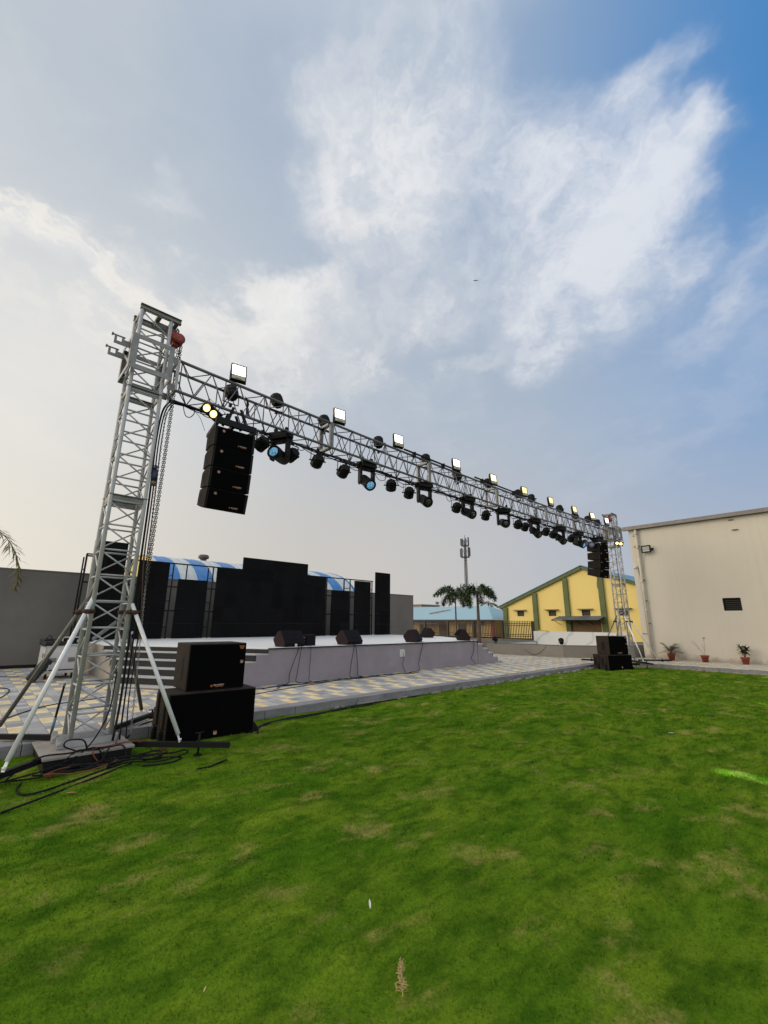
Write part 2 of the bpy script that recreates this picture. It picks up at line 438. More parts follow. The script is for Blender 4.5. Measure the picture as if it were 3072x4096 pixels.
def build_lawn():
    xs = np.concatenate([np.arange(-14, -1, 0.25), np.arange(-1, 9, 0.06), np.arange(9, 18.87, 0.11), [18.87]])
    ys = np.concatenate([np.arange(-9, -2, 0.25), np.arange(-2, 6.96, 0.06), [6.96]])
    vs = [(x, y, lawn_z(x, y)) for y in ys for x in xs]
    nx = len(xs); fs = []
    for j in range(len(ys) - 1):
        for i in range(nx - 1):
            a = j * nx + i; fs.append((a, a + 1, a + 1 + nx, a + nx))
    m = MB(); m.v = vs; m.f = fs; m.sm = [True] * len(fs)
    tag(m.build('lawn', make_lawn_mat('lawn_turf', False)), kind='structure')
    # mown blades, each one bent triangle, thinner on the ground the farther away
    rng = np.random.default_rng(3)
    P = []
    for (d0, d1, dens, hh, ww) in ((1.6, 3.2, 6500, .020, .0042), (3.2, 5.0, 3600, .023, .0060), (5.0, 8.0, 1500, .026, .0095), (8.0, 12.5, 560, .030, .016), (12.5, 19.5, 190, .034, .028)):
        a0, a1 = YAW - R(58), YAW + R(56)
        area = (a1 - a0) * (d1 * d1 - d0 * d0) / 2
        n = int(area * dens)
        rr = np.sqrt(rng.uniform(d0 * d0, d1 * d1, n)); th = rng.uniform(a0, a1, n)
        x, y = rr * np.cos(th), rr * np.sin(th)
        ok = (x < 18.84) & (y < 6.93)
        P.append(np.stack([x[ok], y[ok], np.full(ok.sum(), hh), np.full(ok.sum(), ww)], 1))
    P = np.concatenate(P); n = len(P)
    z = np.array([lawn_z(float(x), float(y)) for x, y in P[:, :2]])
    clump = np.array([noise.noise(Vector((float(x) * 9, float(y) * 9, 0))) for x, y in P[:, :2]])
    hgt = P[:, 2] * rng.uniform(0.55, 1.15, n) * (1 + 0.45 * clump)
    az = rng.uniform(0, 2 * np.pi, n); lean = rng.uniform(0.2, 1.3, n); la = rng.uniform(0, 2 * np.pi, n)
    wd = P[:, 3] * rng.uniform(0.7, 1.2, n)
    base = np.stack([P[:, 0], P[:, 1], z - 0.004], 1)
    side = np.stack([np.cos(az) * wd / 2, np.sin(az) * wd / 2, np.zeros(n)], 1)
    tip = base + np.stack([np.cos(la) * np.sin(lean) * hgt * 1.1, np.sin(la) * np.sin(lean) * hgt * 1.1, np.cos(lean) * hgt * 0.9 + 0.006], 1)
    co = np.stack([base - side, base + side, tip], 1).reshape(-1, 3)
    me = bpy.data.meshes.new('grass'); me.vertices.add(3 * n); me.vertices.foreach_set('co', co.ravel())
    me.loops.add(3 * n); me.loops.foreach_set('vertex_index', np.arange(3 * n, dtype=np.int32))
    me.polygons.add(n); me.polygons.foreach_set('loop_start', np.arange(0, 3 * n, 3, dtype=np.int32))
    me.update()
    at = me.attributes.new('tone', 'FLOAT', 'POINT')
    tone = np.repeat(np.clip(rng.normal(0.10, 0.16, n), 0, 0.6), 3); at.data.foreach_set('value', tone.astype(np.float32))
    me.materials.append(make_lawn_mat('grass_blades', True))
    o = bpy.data.objects.new('grass', me); col.objects.link(o); tag(o, 'short mown green grass with straw coloured dry patches', 'grass', kind='stuff')
build_lawn()

def paving_mat():
    m = bpy.data.materials.new('paving_bricks'); N, L = nt_of(m); p = N['Principled BSDF']; p.inputs['Roughness'].default_value = 0.8
    geo = N.new('ShaderNodeNewGeometry'); sp = N.new('ShaderNodeSeparateXYZ'); L.new(geo.outputs['Position'], sp.inputs[0])
    def M(op, a, b=None, c=None):
        n = N.new('ShaderNodeMath'); n.operation = op
        for i, x in enumerate((a, b, c)):
            if x is None: continue
            if isinstance(x, (int, float)): n.inputs[i].default_value = x
            else: L.new(x, n.inputs[i])
        return n.outputs[0]
    def MX(f, a, b):
        n = N.new('ShaderNodeMix'); n.data_type = 'RGBA'
        for k, q in (('Factor', f), ('A', a), ('B', b)):
            if isinstance(q, tuple): n.inputs[k].default_value = (*q, 1)
            else: L.new(q, n.inputs[k])
        return n.outputs['Result']
    W = 0.192; PY = 0.88; HB = PY / 4
    u = M('DIVIDE', M('SUBTRACT', sp.outputs[0], 1.03), W); c = M('FLOOR', u); cu = M('FRACT', u)
    c3 = M('FLOORED_MODULO', c, 3)
    ph = M('ADD', M('MULTIPLY', M('COMPARE', c3, 1.0, 0.1), 0.44 + 0.0), M('MULTIPLY', M('COMPARE', c3, 2.0, 0.1), 0.22))
    v = M('DIVIDE', M('ADD', M('SUBTRACT', sp.outputs[1], 8.11), ph), HB); rI = M('FLOOR', v); rv = M('FRACT', v)
    r4 = M('FLOORED_MODULO', rI, 4)
    yel = M('MULTIPLY', M('LESS_THAN', r4, 1.5), M('LESS_THAN', c3, 1.5))
    idv = N.new('ShaderNodeCombineXYZ'); L.new(c, idv.inputs[0]); L.new(rI, idv.inputs[1])
    wn = N.new('ShaderNodeTexWhiteNoise'); wn.noise_dimensions = '2D'; L.new(idv.outputs[0], wn.inputs['Vector'])
    nz = N.new('ShaderNodeTexNoise'); nz.inputs['Scale'].default_value = 9; nz.inputs['Detail'].default_value = 8; nz.inputs['Roughness'].default_value = 0.7; L.new(geo.outputs['Position'], nz.inputs['Vector'])
    bigz = N.new('ShaderNodeTexNoise'); bigz.inputs['Scale'].default_value = 0.8; bigz.inputs['Detail'].default_value = 5; L.new(geo.outputs['Position'], bigz.inputs['Vector'])
    g = MX(wn.outputs['Value'], (0.27, 0.27, 0.285), (0.53, 0.53, 0.53))
    y = MX(wn.outputs['Value'], (0.80, 0.63, 0.33), (0.86, 0.72, 0.43))
    cc = MX(yel, g, y)
    cc = MX(M('MULTIPLY', M('SUBTRACT', nz.outputs['Fac'], 0.38), 1.3), cc, (0.20, 0.18, 0.16))
    cc = MX(M('MULTIPLY', M('MAXIMUM', M('SUBTRACT', bigz.outputs['Fac'], 0.52), 0), 2.2), cc, (0.27, 0.24, 0.20))
    ed = M('MINIMUM', M('MULTIPLY', M('MINIMUM', cu, M('SUBTRACT', 1, cu)), W), M('MULTIPLY', M('MINIMUM', rv, M('SUBTRACT', 1, rv)), HB))
    jn = M('LESS_THAN', ed, 0.0035)
    cc = MX(M('MULTIPLY', jn, 0.7), cc, (0.10, 0.09, 0.08))
    L.new(cc, p.inputs['Base Color'])
    b = N.new('ShaderNodeBump'); b.inputs['Strength'].default_value = 0.35; b.inputs['Distance'].default_value = 0.01
    hh = M('ADD', M('MULTIPLY', nz.outputs['Fac'], 0.4), M('MULTIPLY', M('MINIMUM', ed, 0.01), 60)); L.new(hh, b.inputs['Height']); L.new(b.outputs[0], p.inputs['Normal'])
    return m
PAVE = paving_mat()
KERB = mat('grey_kerb_stone', (0.25, 0.25, 0.265), 0.8, 0, 0.75, 7, rgb2=(0.13, 0.13, 0.14), bump=0.3, bscale=50, stretch=(0.3, 1, 1))
CONC = mat('rough_concrete', (0.30, 0.275, 0.25), 0.85, 0, 0.7, 6, rgb2=(0.18, 0.16, 0.14), bump=0.4, bscale=45)
EARTH = mat('bare_earth', (0.11, 0.09, 0.065), 0.95, 0, 0.8, 1.2, rgb2=(0.07, 0.075, 0.035), bump=0.4, bscale=8)
g = MB(); g.add([(-900, -900, -0.16), (1500, -900, -0.16), (1500, 1500, -0.16), (-900, 1500, -0.16)], [(0, 1, 2, 3)])
tag(g.build('ground', EARTH), kind='structure')
p = MB()
p.slab([(-14, 7.22), (18.9, 7.22), (18.9, -9), (21.9, -9), (21.9, 18), (-14, 18)], -0.05, 0.10)
p.slab([(19.15, 18.0), (26.4, 18.0), (26.4, 18.3), (19.15, 18.3)], -0.05, 0.08)
tag(p.build('pavement', PAVE), kind='structure')
k = MB()
x = -14.0
while x < 10.35:                                   # border stones, each a little out of line
    x1 = min(x + random.uniform(0.55, 0.75), 10.4); dy = random.uniform(-0.006, 0.006); dz = random.uniform(-0.003, 0.003)
    k.box(x, x1 - 0.006, 6.94 + dy, 7.216, -0.15, 0.103 + dz); x = x1
x = 10.42
while x < 18.85:
    x1 = min(x + random.uniform(0.5, 0.8), 18.88); k.box(x, x1 - 0.005, 7.02, 7.216, -0.15, 0.084 + random.uniform(-.003, .003)); x = x1
y = -9.0
while y < 7.0:
    y1 = min(y + random.uniform(0.4, 0.8), 7.0); k.box(18.76 + random.uniform(-.01, .01), 18.895, y, y1 - 0.006, -0.15, 0.098); y = y1
tag(k.build('kerb', KERB, bevel=0.008), kind='structure')

# broken stones and mortar lumps at the lawn's edge
ROUGH = mat('mortar_rubble', (0.33, 0.31, 0.27), 0.95, 0, 0.7, 8, rgb2=(0.13, 0.10, 0.08), bump=0.5, bscale=40)
rb = MB()
for i in range(150):
    if i < 80: cx, cy = random.uniform(2.2, 18.6), 6.90 + random.uniform(-0.06, 0.03)
    else: cx, cy = 18.72 + random.uniform(-0.06, 0.03), random.uniform(-1.0, 6.8)
    sx, sy, sz = (random.uniform(.04, .20) if i < 80 else random.uniform(.02, .07)), (random.uniform(.02, .06) if i < 80 else random.uniform(.05, .22)), random.uniform(.015, .05)
    n = 7; lo = [(cx + sx * math.cos(6.283 * q / n) * random.uniform(.7, 1.1), cy + sy * math.sin(6.283 * q / n) * random.uniform(.7, 1.1)) for q in range(n)]
    rb.slab(lo, -0.12, sz - .03)
tag(rb.build('edge_rubble', ROUGH), 'broken mortar lumps along the edge of the lawn', 'rubble', kind='stuff')

# ------------------------------------------------------------------ stage
SX0, SX1, SY0, SZ = 5.23, 13.50, 9.53, 0.915
PLASTER = mat('violet_lit_stage_plaster', (0.315, 0.285, 0.330), 0.85, 0, 0.65, 1.6, rgb2=(0.225, 0.205, 0.225), bump=0.25, bscale=70)  # grey plaster with the violet wash of the stage lights tinted in
CHEEK = mat('cream_cheek_plaster', (0.36, 0.325, 0.27), 0.85, 0, 0.5, 2.5, rgb2=(0.26, 0.23, 0.19), bump=0.2, bscale=70)
FLOORW = mat('white_stage_tile', (0.78, 0.785, 0.775), 0.5, 0, 0.35, 2.0, rgb2=(0.66, 0.66, 0.645))
TREAD = mat('pale_granite_tread', (0.50, 0.49, 0.47), 0.55, 0, 0.5, 6, rgb2=(0.36, 0.35, 0.33))
RISER = mat('dark_granite_riser', (0.022, 0.023, 0.028), 0.6, 0, 0.6, 60, rgb2=(0.05, 0.05, 0.056), spec=0.2)
st = empty('stage', (9.43, 13, 0.1)); tag(st, 'raised grey plastered stage with a white tiled floor and dark corner steps', 'stage')
def sbuild(mb, name, mt, bevel=0.0):
    mb.v = [(x - 9.43, y - 13, z - 0.1) for x, y, z in mb.v]
    return mb.build(name, mt, st, bevel)
XL, XR, YT, YB = 2.70, 16.03, 13.36, 17.2
top = [(SX0, SY0), (SX1, SY0), (XR, YT), (XR, YB), (XL, YB), (XL, YT)]
m = MB(); m.slab([(SX0 + .02, SY0 + .02), (SX1 - .02, SY0 + .02), (XR - .02, YT + .02), (XR - .02, YB), (XL + .02, YB), (XL + .02, YT + .02)], 0.05, SZ - 0.032)
sbuild(m, 'fascia', PLASTER)
m = MB(); m.slab(top, SZ - 0.03, SZ); sbuild(m, 'floor', FLOORW, 0.004)
m = MB(); m.box(SX0, SX1, SY0 - 0.018, SY0 - 0.002, SZ - 0.034, SZ - 0.004); sbuild(m, 'edge_strip', RISER)
lev = [0.790, 0.632, 0.474, 0.316, 0.158]
for sgn in (0, 1):
    tr, ri, ch = MB(), MB(), MB()
    prev = SZ - 0.03
    for i, z in enumerate(lev):
        dx, dy = 0.30 * i, 0.455 * i
        if i < 4 or True:
            A0, B0 = (SX0 - dx, SY0), (XL, YT - dy)            # inner edge of the tread
            A1, B1 = (SX0 - dx - 0.31, SY0), (XL, YT - dy - 0.465)
            q = [B1, A1, (A0[0] + 0.02, SY0), (XL, B0[1] + 0.03)]
            r_ = [(A0[0], SY0 + 0.004), (A0[0] + 0.02, SY0 + 0.004), (XL, B0[1] + 0.03), (XL, B0[1])]
            mir = (lambda P: [(SX0 + SX1 - x, y) for x, y in reversed(P)]) if sgn else (lambda P: P)
            n_ = [(B1[0], B1[1] - 0.0), (A1[0], A1[1]), (A0[0] + .02, SY0), (XL, B0[1] + .03)]
            tr.slab(mir(q), z - 0.026, z)
            ri.slab(mir(r_), z, prev)
            prev = z - 0.026
            body = [(B1[0] + 0.0, B1[1] + 0.035), (A1[0] + 0.03, SY0 + 0.006), (A0[0] + 0.02, SY0 + 0.006), (XL + 0.0, B0[1] + 0.03)]
            ch.slab(mir(body), 0.05, z - 0.028)
    z = 0.10
    sbuild(tr, 'step_treads', TREAD); sbuild(ri, 'step_risers', RISER); sbuild(ch, 'step_block', PLASTER)
    if sgn == 0:
        # lowest riser and the cream end face of the steps
        lo = MB(); dx, dy = 0.31 * 5, 0.455 * 5
        ck = MB()
        for i, z in enumerate([SZ - 0.03] + [q - 0.028 for q in lev]):
            ya = YT - 0.455 * (i - 1) + (0.0 if i else 4)
            yb = YT - 0.455 * i
            if i == 0: ya, yb = 17.2, YT
            ck.box(XL - 0.025, XL - 0.003, yb, ya - 0.001, 0.05, z)
        sbuild(ck, 'end_face', CHEEK)

# the low socket panel in the fascia
so_ = empty('socket_panel', (9.66, SY0 + .018, 0.63)); tag(so_, 'white socket panel with a cable, set in the grey stage front', 'socket')
m = MB(); m.box(-.10, .10, -.014, 0, -.10, .10); m.build('plate', mat('white_socket_plate', (0.70, 0.70, 0.69), 0.45), so_, 0.005)
for dx, dz in ((-.045, .045), (.045, .045), (-.045, -.045), (.045, -.045)):
    m = MB(); m.box(dx - .028, dx + .028, -.020, -.0145, dz - .028, dz + .028); m.build('socket', mat('pale_socket_insert', (0.52, 0.52, 0.52), 0.4), so_, 0.003)

# ------------------------------------------------------------------ walls and fence
GREYW = mat('dark_grey_wall_plaster', (0.180, 0.170, 0.153), 0.9, 0, 0.6, 0.9, rgb2=(0.130, 0.122, 0.112), bump=0.3, bscale=60)
bw = empty('boundary_wall', (0, 18, 0)); tag(bw, 'tall dark grey plastered boundary wall behind the stage', 'wall')
m = MB(); m.box(-25, 19.17, 0, 0.23, -0.05, 3.05); m.build('wall', GREYW, bw)
m = MB(); m.box(-25, 19.19, -0.02, 0.25, 3.052, 3.09); m.build('coping', mat('wall_coping', (0.16, 0.15, 0.14), 0.9), bw)

IRON = mat('brown_iron_paint', (0.035, 0.022, 0.018), 0.5, 0, 0.5, 10, rgb2=(0.06, 0.03, 0.02))
fe = empty('iron_fence', (26, 19.5, 0)); tag(fe, 'brown iron railing fence standing on a low grey wall behind the palms', 'fence')
m = MB(); m.box(-.12, .12, -5.3, 11, -0.06, 0.52); m.build('plinth_wall', mat('fence_plinth', (0.20, 0.19, 0.17), 0.9, 0, 0.5, 2), fe)
for yy in (14.18, 16.38, 18.67, 20.95, 23.2, 25.5, 27.8):
    m = MB(); m.box(-.07, .07, yy - 19.5 - .07, yy - 19.5 + .07, 0.52, 1.66); m.build('post', IRON, fe)
for a, b in ((14.18, 16.38), (16.38, 18.67), (18.67, 20.95), (20.95, 23.2), (23.2, 25.5), (25.5, 27.8)):
    m = MB()
    for z in (0.72, 0.83, 1.38, 1.50): m.box(-.014, .014, a - 19.5 + .05, b - 19.5 - .05, z - .020, z + .020)
    n = 19
    for i in range(1, n):
        y = a - 19.5 + (b - a) * i / n; m.box(-.018, .018, y - .018, y + .018, 0.60, 1.68 + .0)
    m.build('railing_panel', IRON, fe)
# ------------------------------------------------------------------ lifting towers
TY0, TY1 = 6.40, 6.75
def build_tower(x, label, mirror=False, jack_cut=False):
    t = empty('lifting_tower', (x, 6.575, 0)); tag(t, label, 'truss tower', 'towers carrying the lighting truss')
    s = -1 if mirror else 1
    hx, hy = 0.20, 0.185
    m = MB(); m.box(-.48, .38, -.575, .36, 0.088, 0.115); m.build('foot_board', CONC, t, 0.006)
    m = MB(); m.box(-.455, .355, -.56, .34, -0.12, 0.087); m.build('foot_frame', BLACKM, t)
    m = MB()
    for y in (-hy, hy):
        m.box(-.30, .30, y - .05, y + .05, .116, .128); m.box(-.30, .30, y - .05, y - .044, .128, .19)
    for q in (-.26, .26): m.box(q - .04, q + .04, -hy + .051, hy - .051, .117, .127)
    m.build('base_frame', STEEL, t)
    for sx in (-1, 1):
        for sy in (-1, 1):
            m = MB(); m.tube((sx * hx, sy * hy, .128), (sx * hx, sy * hy, 5.92), .0255, 10); m.build('upright', STEEL, t)
    m = MB(); zz = [0.13 + 0.322 * i for i in range(0, 19)]
    r = .0105
    for i, z in enumerate(zz):
        if i: 
            for y in (-hy, hy): m.tube((-hx, y, z), (hx, y, z), r + .002, 6)
            for q in (-hx, hx): m.tube((q, -hy, z - .02), (q, hy, z - .02), r + .002, 6)
        if i < len(zz) - 1:
            a, b = z + .03, zz[i + 1] - .03
            m.tube((-hx, -hy, b), (hx, -hy, a), r, 6); m.tube((-hx, hy, a), (hx, hy, b), r, 6)
            if i % 2 == 0: m.tube((-hx, -hy, a), (-hx, hy, b), r, 6); m.tube((hx, hy, a), (hx, -hy, b), r, 6)
            else: m.tube((-hx, hy, a), (-hx, -hy, b), r, 6); m.tube((hx, -hy, a), (hx, hy, b), r, 6)
    m.build('lattice', STEEL, t)
    for z in (3.03, 4.60):
        m = MB()
        for y in (-hy, hy):
            m.box(-hx + .026, hx - .026, y - .006, y + .006, z, z + .07)
            m.box(-hx - .026, hx + .026, y - .032, y + .032, z + .071, z + .081)
        for q in (-hx, hx): m.box(q - .006, q + .006, -hy + .033, hy - .033, z, z + .07)
        m.build('joint_plate', STEELD, t)
    # sliding sleeve block
    m = MB(); a, b, z0, z1, w = .275, .295, 4.90, 5.44, .068
    for y in (-b, b):
        m.box(-a, a, y - .005, y + .005, z0, z0 + w); m.box(-a, a, y - .005, y + .005, z1 - w, z1)
        for q in (-a, a - w): m.box(q, q + w, y - .0049, y + .0049, z0 + w, z1 - w)
    for q in (-a, a):
        m.box(q - .005, q + .005, -b + .006, b - .006, z0, z0 + w); m.box(q - .005, q + .005, -b + .006, b - .006, z1 - w, z1)
        m.bar((q, -b + .01, z0 + w), (q, b - .01, z1 - w), .006, .04, (0, 0, 1))
        for yy in (-b + .006, b - .061): m.box(q - .0048, q + .0048, yy, yy + w, z0 + w, z1 - w)
    for y in (-b + .02, b - .02):
        m.bar((-a + .01, y, z0 + .06), (-hx - .02, y, z0 + .09), .05, .012); m.bar((a - .01, y, z0 + .06), (hx + .02, y, z0 + .09), .05, .012)
    slv = m.build('sleeve_block', mat('grey_sleeve_steel', (0.28, 0.285, 0.285), 0.5, 0.3, 0.6, 6, rgb2=(0.17, 0.17, 0.17)), t)
    for sx in (-1, 1):
        for sy in (-1, 1):
            for z in (z0 + .09, z1 - .09):
                m = MB(); M_ = Matrix.Translation((sx * (hx + .052), sy * hy, z)) @ Matrix.Rotation(R(90), 4, 'X')
                m.lathe([(.0, -.02), (.027, -.02), (.027, .02), (.0, .02)], 10, M_); m.build('guide_roller', BLACKM, slv)
    # hooked brackets on both sides of the sleeve
    for sx in (-1, 1):
        for sy in (-1, 1):
            y = sy * hy
            for z in (5.30,) if sx * s < 0 else (5.30, 4.86):
                br = MB()
                P = [(sx * .27, z - .07), (sx * .475, z - .07), (sx * .475, z + .05), (sx * .445, z + .05), (sx * .445, z - .025), (sx * .385, z - .025), (sx * .385, z + .05), (sx * .355, z + .05), (sx * .355, z + .02), (sx * .27, z + .02)] if sx * s < 0 else \
                    [(sx * .27, z - .05), (sx * .375, z - .05), (sx * .375, z + .06), (sx * .27, z + .06)]
                if sx < 0: P = P[::-1]
                br.prism(P, y - .006, y + .006)
                if sx * s < 0: br.tube((sx * .345, y, z + .055), (sx * .50, y, z + .055), .011, 6); br.tube((sx * .493, y, z + .055), (sx * .513, y, z + .055), .022, 6)
                br.build('hook_bracket', STEELD, t)
    # head: channel beams across the top
    m = MB()
    for y in (-hy, hy):
        m.box(-.23, .34 if s > 0 else .23, y - .03, y + .03, 5.925, 5.933); m.box(-.23 if s > 0 else -.34, .34 if s > 0 else .23, y - .004, y + .004, 5.934, 5.995); m.box(-.23 if s > 0 else -.34, .34 if s > 0 else .23, y - .03, y + .03, 5.996, 6.004)
    for q in (-.17, .05, .29 * s):
        m.box(q - .03, q + .03, -hy + .031, hy - .031, 5.94, 5.988)
    m.box(.02 if s > 0 else -.34, .34 if s > 0 else -.02, -.035, .035, 5.85, 5.925)
    m.build('head_beam', STEELD, t)
    # outriggers at 45 degrees with screw jacks, and raking braces
    for sx in (-1, 1):
        for sy in (-1, 1):
            L_ = 1.24 if not (sx < 0) else 1.30
            m = MB(); az_ = .15 if (sy > 0 or mirror) else .085; p0 = Vector((sx * .30, sy * .28, az_)); p1 = Vector((sx * L_, sy * (L_ - .06), az_)); m.bar(p0, p1, .06, .055)
            arm = m.build('outrigger', BLACKM, t)
            m = MB(); jp = p0.lerp(p1, .72)
            gz0 = (-.045 if (sy < 0 and not mirror) or (sy < 0 and sx < 0) else .10); m.tube((jp.x, jp.y, gz0), (jp.x, jp.y, .22), .013, 8); m.tube((jp.x, jp.y, gz0), (jp.x, jp.y, gz0 + .022), .05, 10); m.tube((jp.x - .05, jp.y, .215), (jp.x + .05, jp.y, .215), .008, 6)
            m.build('screw_jack', BLACKM, arm)
            f0 = Vector((sx * .80, sy * .80, az_ + .06)); f1 = Vector((sx * (hx + .045), sy * (hy + .03), 1.66))
            ext = f1 + (f1 - f0).normalized() * (.20 if sx < 0 else .06)
            m = MB(); m.tube(f0 + (f1 - f0).normalized() * .06, ext, .024, 12)
            lit = (sy < 0)  # front braces take the lit tube colour, rear ones a shaded copy
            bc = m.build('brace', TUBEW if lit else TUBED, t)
            m = MB(); m.bar(f0 + Vector((0, 0, -.03)), f0 + (f1 - f0).normalized() * .10, .032, .008, (sx, sy, 0)); m.tube(f0 + Vector((-.012, 0, .0)), f0 + Vector((.012, 0, 0)), .014, 8)
            m.build('end_lug', TUBEW, bc)
            m = MB(); c = f1 - (f1 - f0).normalized() * .06
            m.tube(c + Vector((0, 0, -.028)), c + Vector((0, 0, .028)), .038, 10); m.tube((sx * hx, sy * hy, c.z - .02), (sx * hx, sy * hy, c.z + .03), .038, 10)
            m.tube(c + Vector((-.07, 0, 0)), c + Vector((.09, -.01, .01)), .008, 6); m.bar(c, (sx * hx, sy * hy, c.z), .03, .03)
            m.build('clamp', RUST, bc)
    for y in (-.25, .12):
        if mirror: break
        m = MB(); M_ = Matrix.Translation((-.31, y, .175)) @ Matrix.Rotation(R(90), 4, 'Y')
        m.lathe([(.012, -.022), (.040, -.022), (.046, -.012), (.046, .012), (.040, .022), (.012, .022)], 14, M_)
        m.box(-.335, -.285, y + .030, y + .036, .13, .24); m.box(-.335, -.285, y - .036, y - .030, .13, .24)
        m.build('castor', STEEL, t)
    return t
build_tower(1.30, 'near galvanised lattice tower with four raking braces at the left end of the truss')
build_tower(19.22, 'far galvanised lattice tower with raking braces at the right end, by the cream building', True)

# ------------------------------------------------------------------ the truss, sagging between the towers
TX0, TX1 = 1.685, 18.86
def sag(x):
    u = (x - TX0) / (TX1 - TX0)
    return -0.135 * 4 * u * (1 - u)
def build_truss():
    t = empty('lighting_truss', (10.27, 6.575, 5.08)); tag(t, 'long sagging box truss hung with stage lights between the two towers', 'truss')
    def lc(x, y, z): return (x - 10.27, y - 6.575, z - 5.08 + sag(x))
    zt, zb = 5.335, 4.835
    N_ = 66; xs = [TX0 + (TX1 - TX0) * i / N_ for i in range(N_ + 1)]
    for y in (TY0, TY1):
        for z in (zt, zb):
            m = MB(); m.path([lc(x, y, z) for x in xs[::3]], .0245, 8); m.build('chord', ALU, t)
    nsec = 6; L_ = (TX1 - TX0) / nsec
    webF, webB, webT, webD = MB(), MB(), MB(), MB()
    r = .0095
    for k in range(nsec):
        a = TX0 + k * L_ + .05; n = 12; w = (L_ - .1) / n
        for i in range(n):
            x0, x1 = a + i * w, a + (i + 1) * w
            u, d = (zt, zb) if i % 2 == 0 else (zb, zt)
            webF.tube(lc(x0, TY0, u), lc(x1, TY0, d), r, 6); webB.tube(lc(x0, TY1, u), lc(x1, TY1, d), r, 6)
            yy = (TY0, TY1) if i % 2 == 0 else (TY1, TY0)
            webT.tube(lc(x0, yy[0], zt), lc(x1, yy[1], zt), r * .9, 6); webD.tube(lc(x0, yy[0], zb), lc(x1, yy[1], zb), r * .9, 6)
            if i % 3 == 0:
                webF.tube(lc(x0, TY0, zb), lc(x0, TY0, zt), r, 6); webB.tube(lc(x0, TY1, zb), lc(x0, TY1, zt), r, 6)
    webF.build('front_lattice', ALU, t); webB.build('back_lattice', ALU, t); webT.build('top_lattice', ALU, t); webD.build('bottom_lattice', ALU, t)
    for k in range(nsec + 1):
        xk = TX0 + k * L_; m = MB()
        for dx in ((-.020, .020) if 0 < k < nsec else (.0,)):
            c = xk + dx
            for y in (TY0, TY1): 
                p, q = lc(c, y, zb), lc(c, y, zt); m.bar(p, q, .036, .05, (0, 1, 0))
            for z in (zb, zt):
                m.bar(lc(c, TY0 + .026, z), lc(c, TY1 - .026, z), .034, .05)
        m.build('joint_frame', STEEL if k == 0 else STEELD, t)
    return t
build_truss()

# ------------------------------------------------------------------ chain hoists
def links(mb, p, q, ln=.052, r=.0062, wide=.016):
    p = Vector(p); q = Vector(q); d = q - p; n = max(1, int(d.length / (ln * .78)))
    d.normalize(); a = d.cross(Vector((0.3, 1, 0.1))).normalized(); b = d.cross(a)
    for i in range(n):
        c = p + (q - p) * ((i + .5) / n); u = a if i % 2 else b
        pts = [c + d * (ln / 2 * math.cos(th)) + u * (wide * math.sin(th)) for th in [k * math.pi / 4 for k in range(8)]]
        mb.path(pts, r, 4, False, True)
def build_hoist(x, sgn, label, hand):
    t = empty('chain_hoist', (x, 6.50, 5.90)); tag(t, label, 'chain hoist', 'chain hoists on the towers')
    m = MB(); M_ = Matrix.Translation((0, 0, -.17)) @ Matrix.Rotation(R(90), 4, 'X')
    m.lathe([(.03, -.075), (.095, -.07), (.115, -.045), (.115, .02), (.085, .05), (.06, .075), (.02, .08)], 18, M_)
    m.box(-.05, .05, -.05, .05, -.30, -.10)
    m.build('housing', HOISTR, t, 0.008)
    m = MB(); M_ = Matrix.Translation((.03 * sgn, -.095, -.19)) @ Matrix.Rotation(R(90), 4, 'X')
    m.lathe([(.02, -.02), (.078, -.018), (.085, 0), (.078, .018), (.02, .02)], 16, M_); m.build('hand_wheel', HOISTR, t)
    m = MB(); m.path([(0, 0, .02), (.03, 0, -.01), (.025, 0, -.045), (0, 0, -.06), (-.025, 0, -.045)], .012, 6); m.build('hook', CHAIN, t)
    m = MB(); links(m, (.075 * sgn, .02, -.28), (.09 * sgn, .03, -.56)); links(m, (.05 * sgn, .04, -.28), (.07 * sgn, .05, -.56)); m.build('load_chain', CHAIN, t)
    m = MB(); 
    if hand: links(m, (.06, -.06, -.26), (.055, .0, -3.93), .040, .0048, .0125); links(m, (.082, -.06, -.26), (.070, -.02, -3.93), .040, .0048, .0125)
    else: links(m, (-.02, -.1, -.26), (-.02, -.1, -4.6), .05, .0065, .016)
    m.build('hand_chain', CHAIN, t)
    if hand:
        m = MB(); links(m, (.02, .05, -.27), (.03, .06, -2.6), .036, .0036, .010); links(m, (.03, .06, -2.6), (.16, .10, -5.80), .036, .0036, .010); m.build('slack_chain', CHAING, t)
    return t
build_hoist(1.62, 1, 'red chain hoist with hanging chains at the head of the near tower', True)
build_hoist(18.86, -1, 'red chain hoist at the head of the far tower', False)

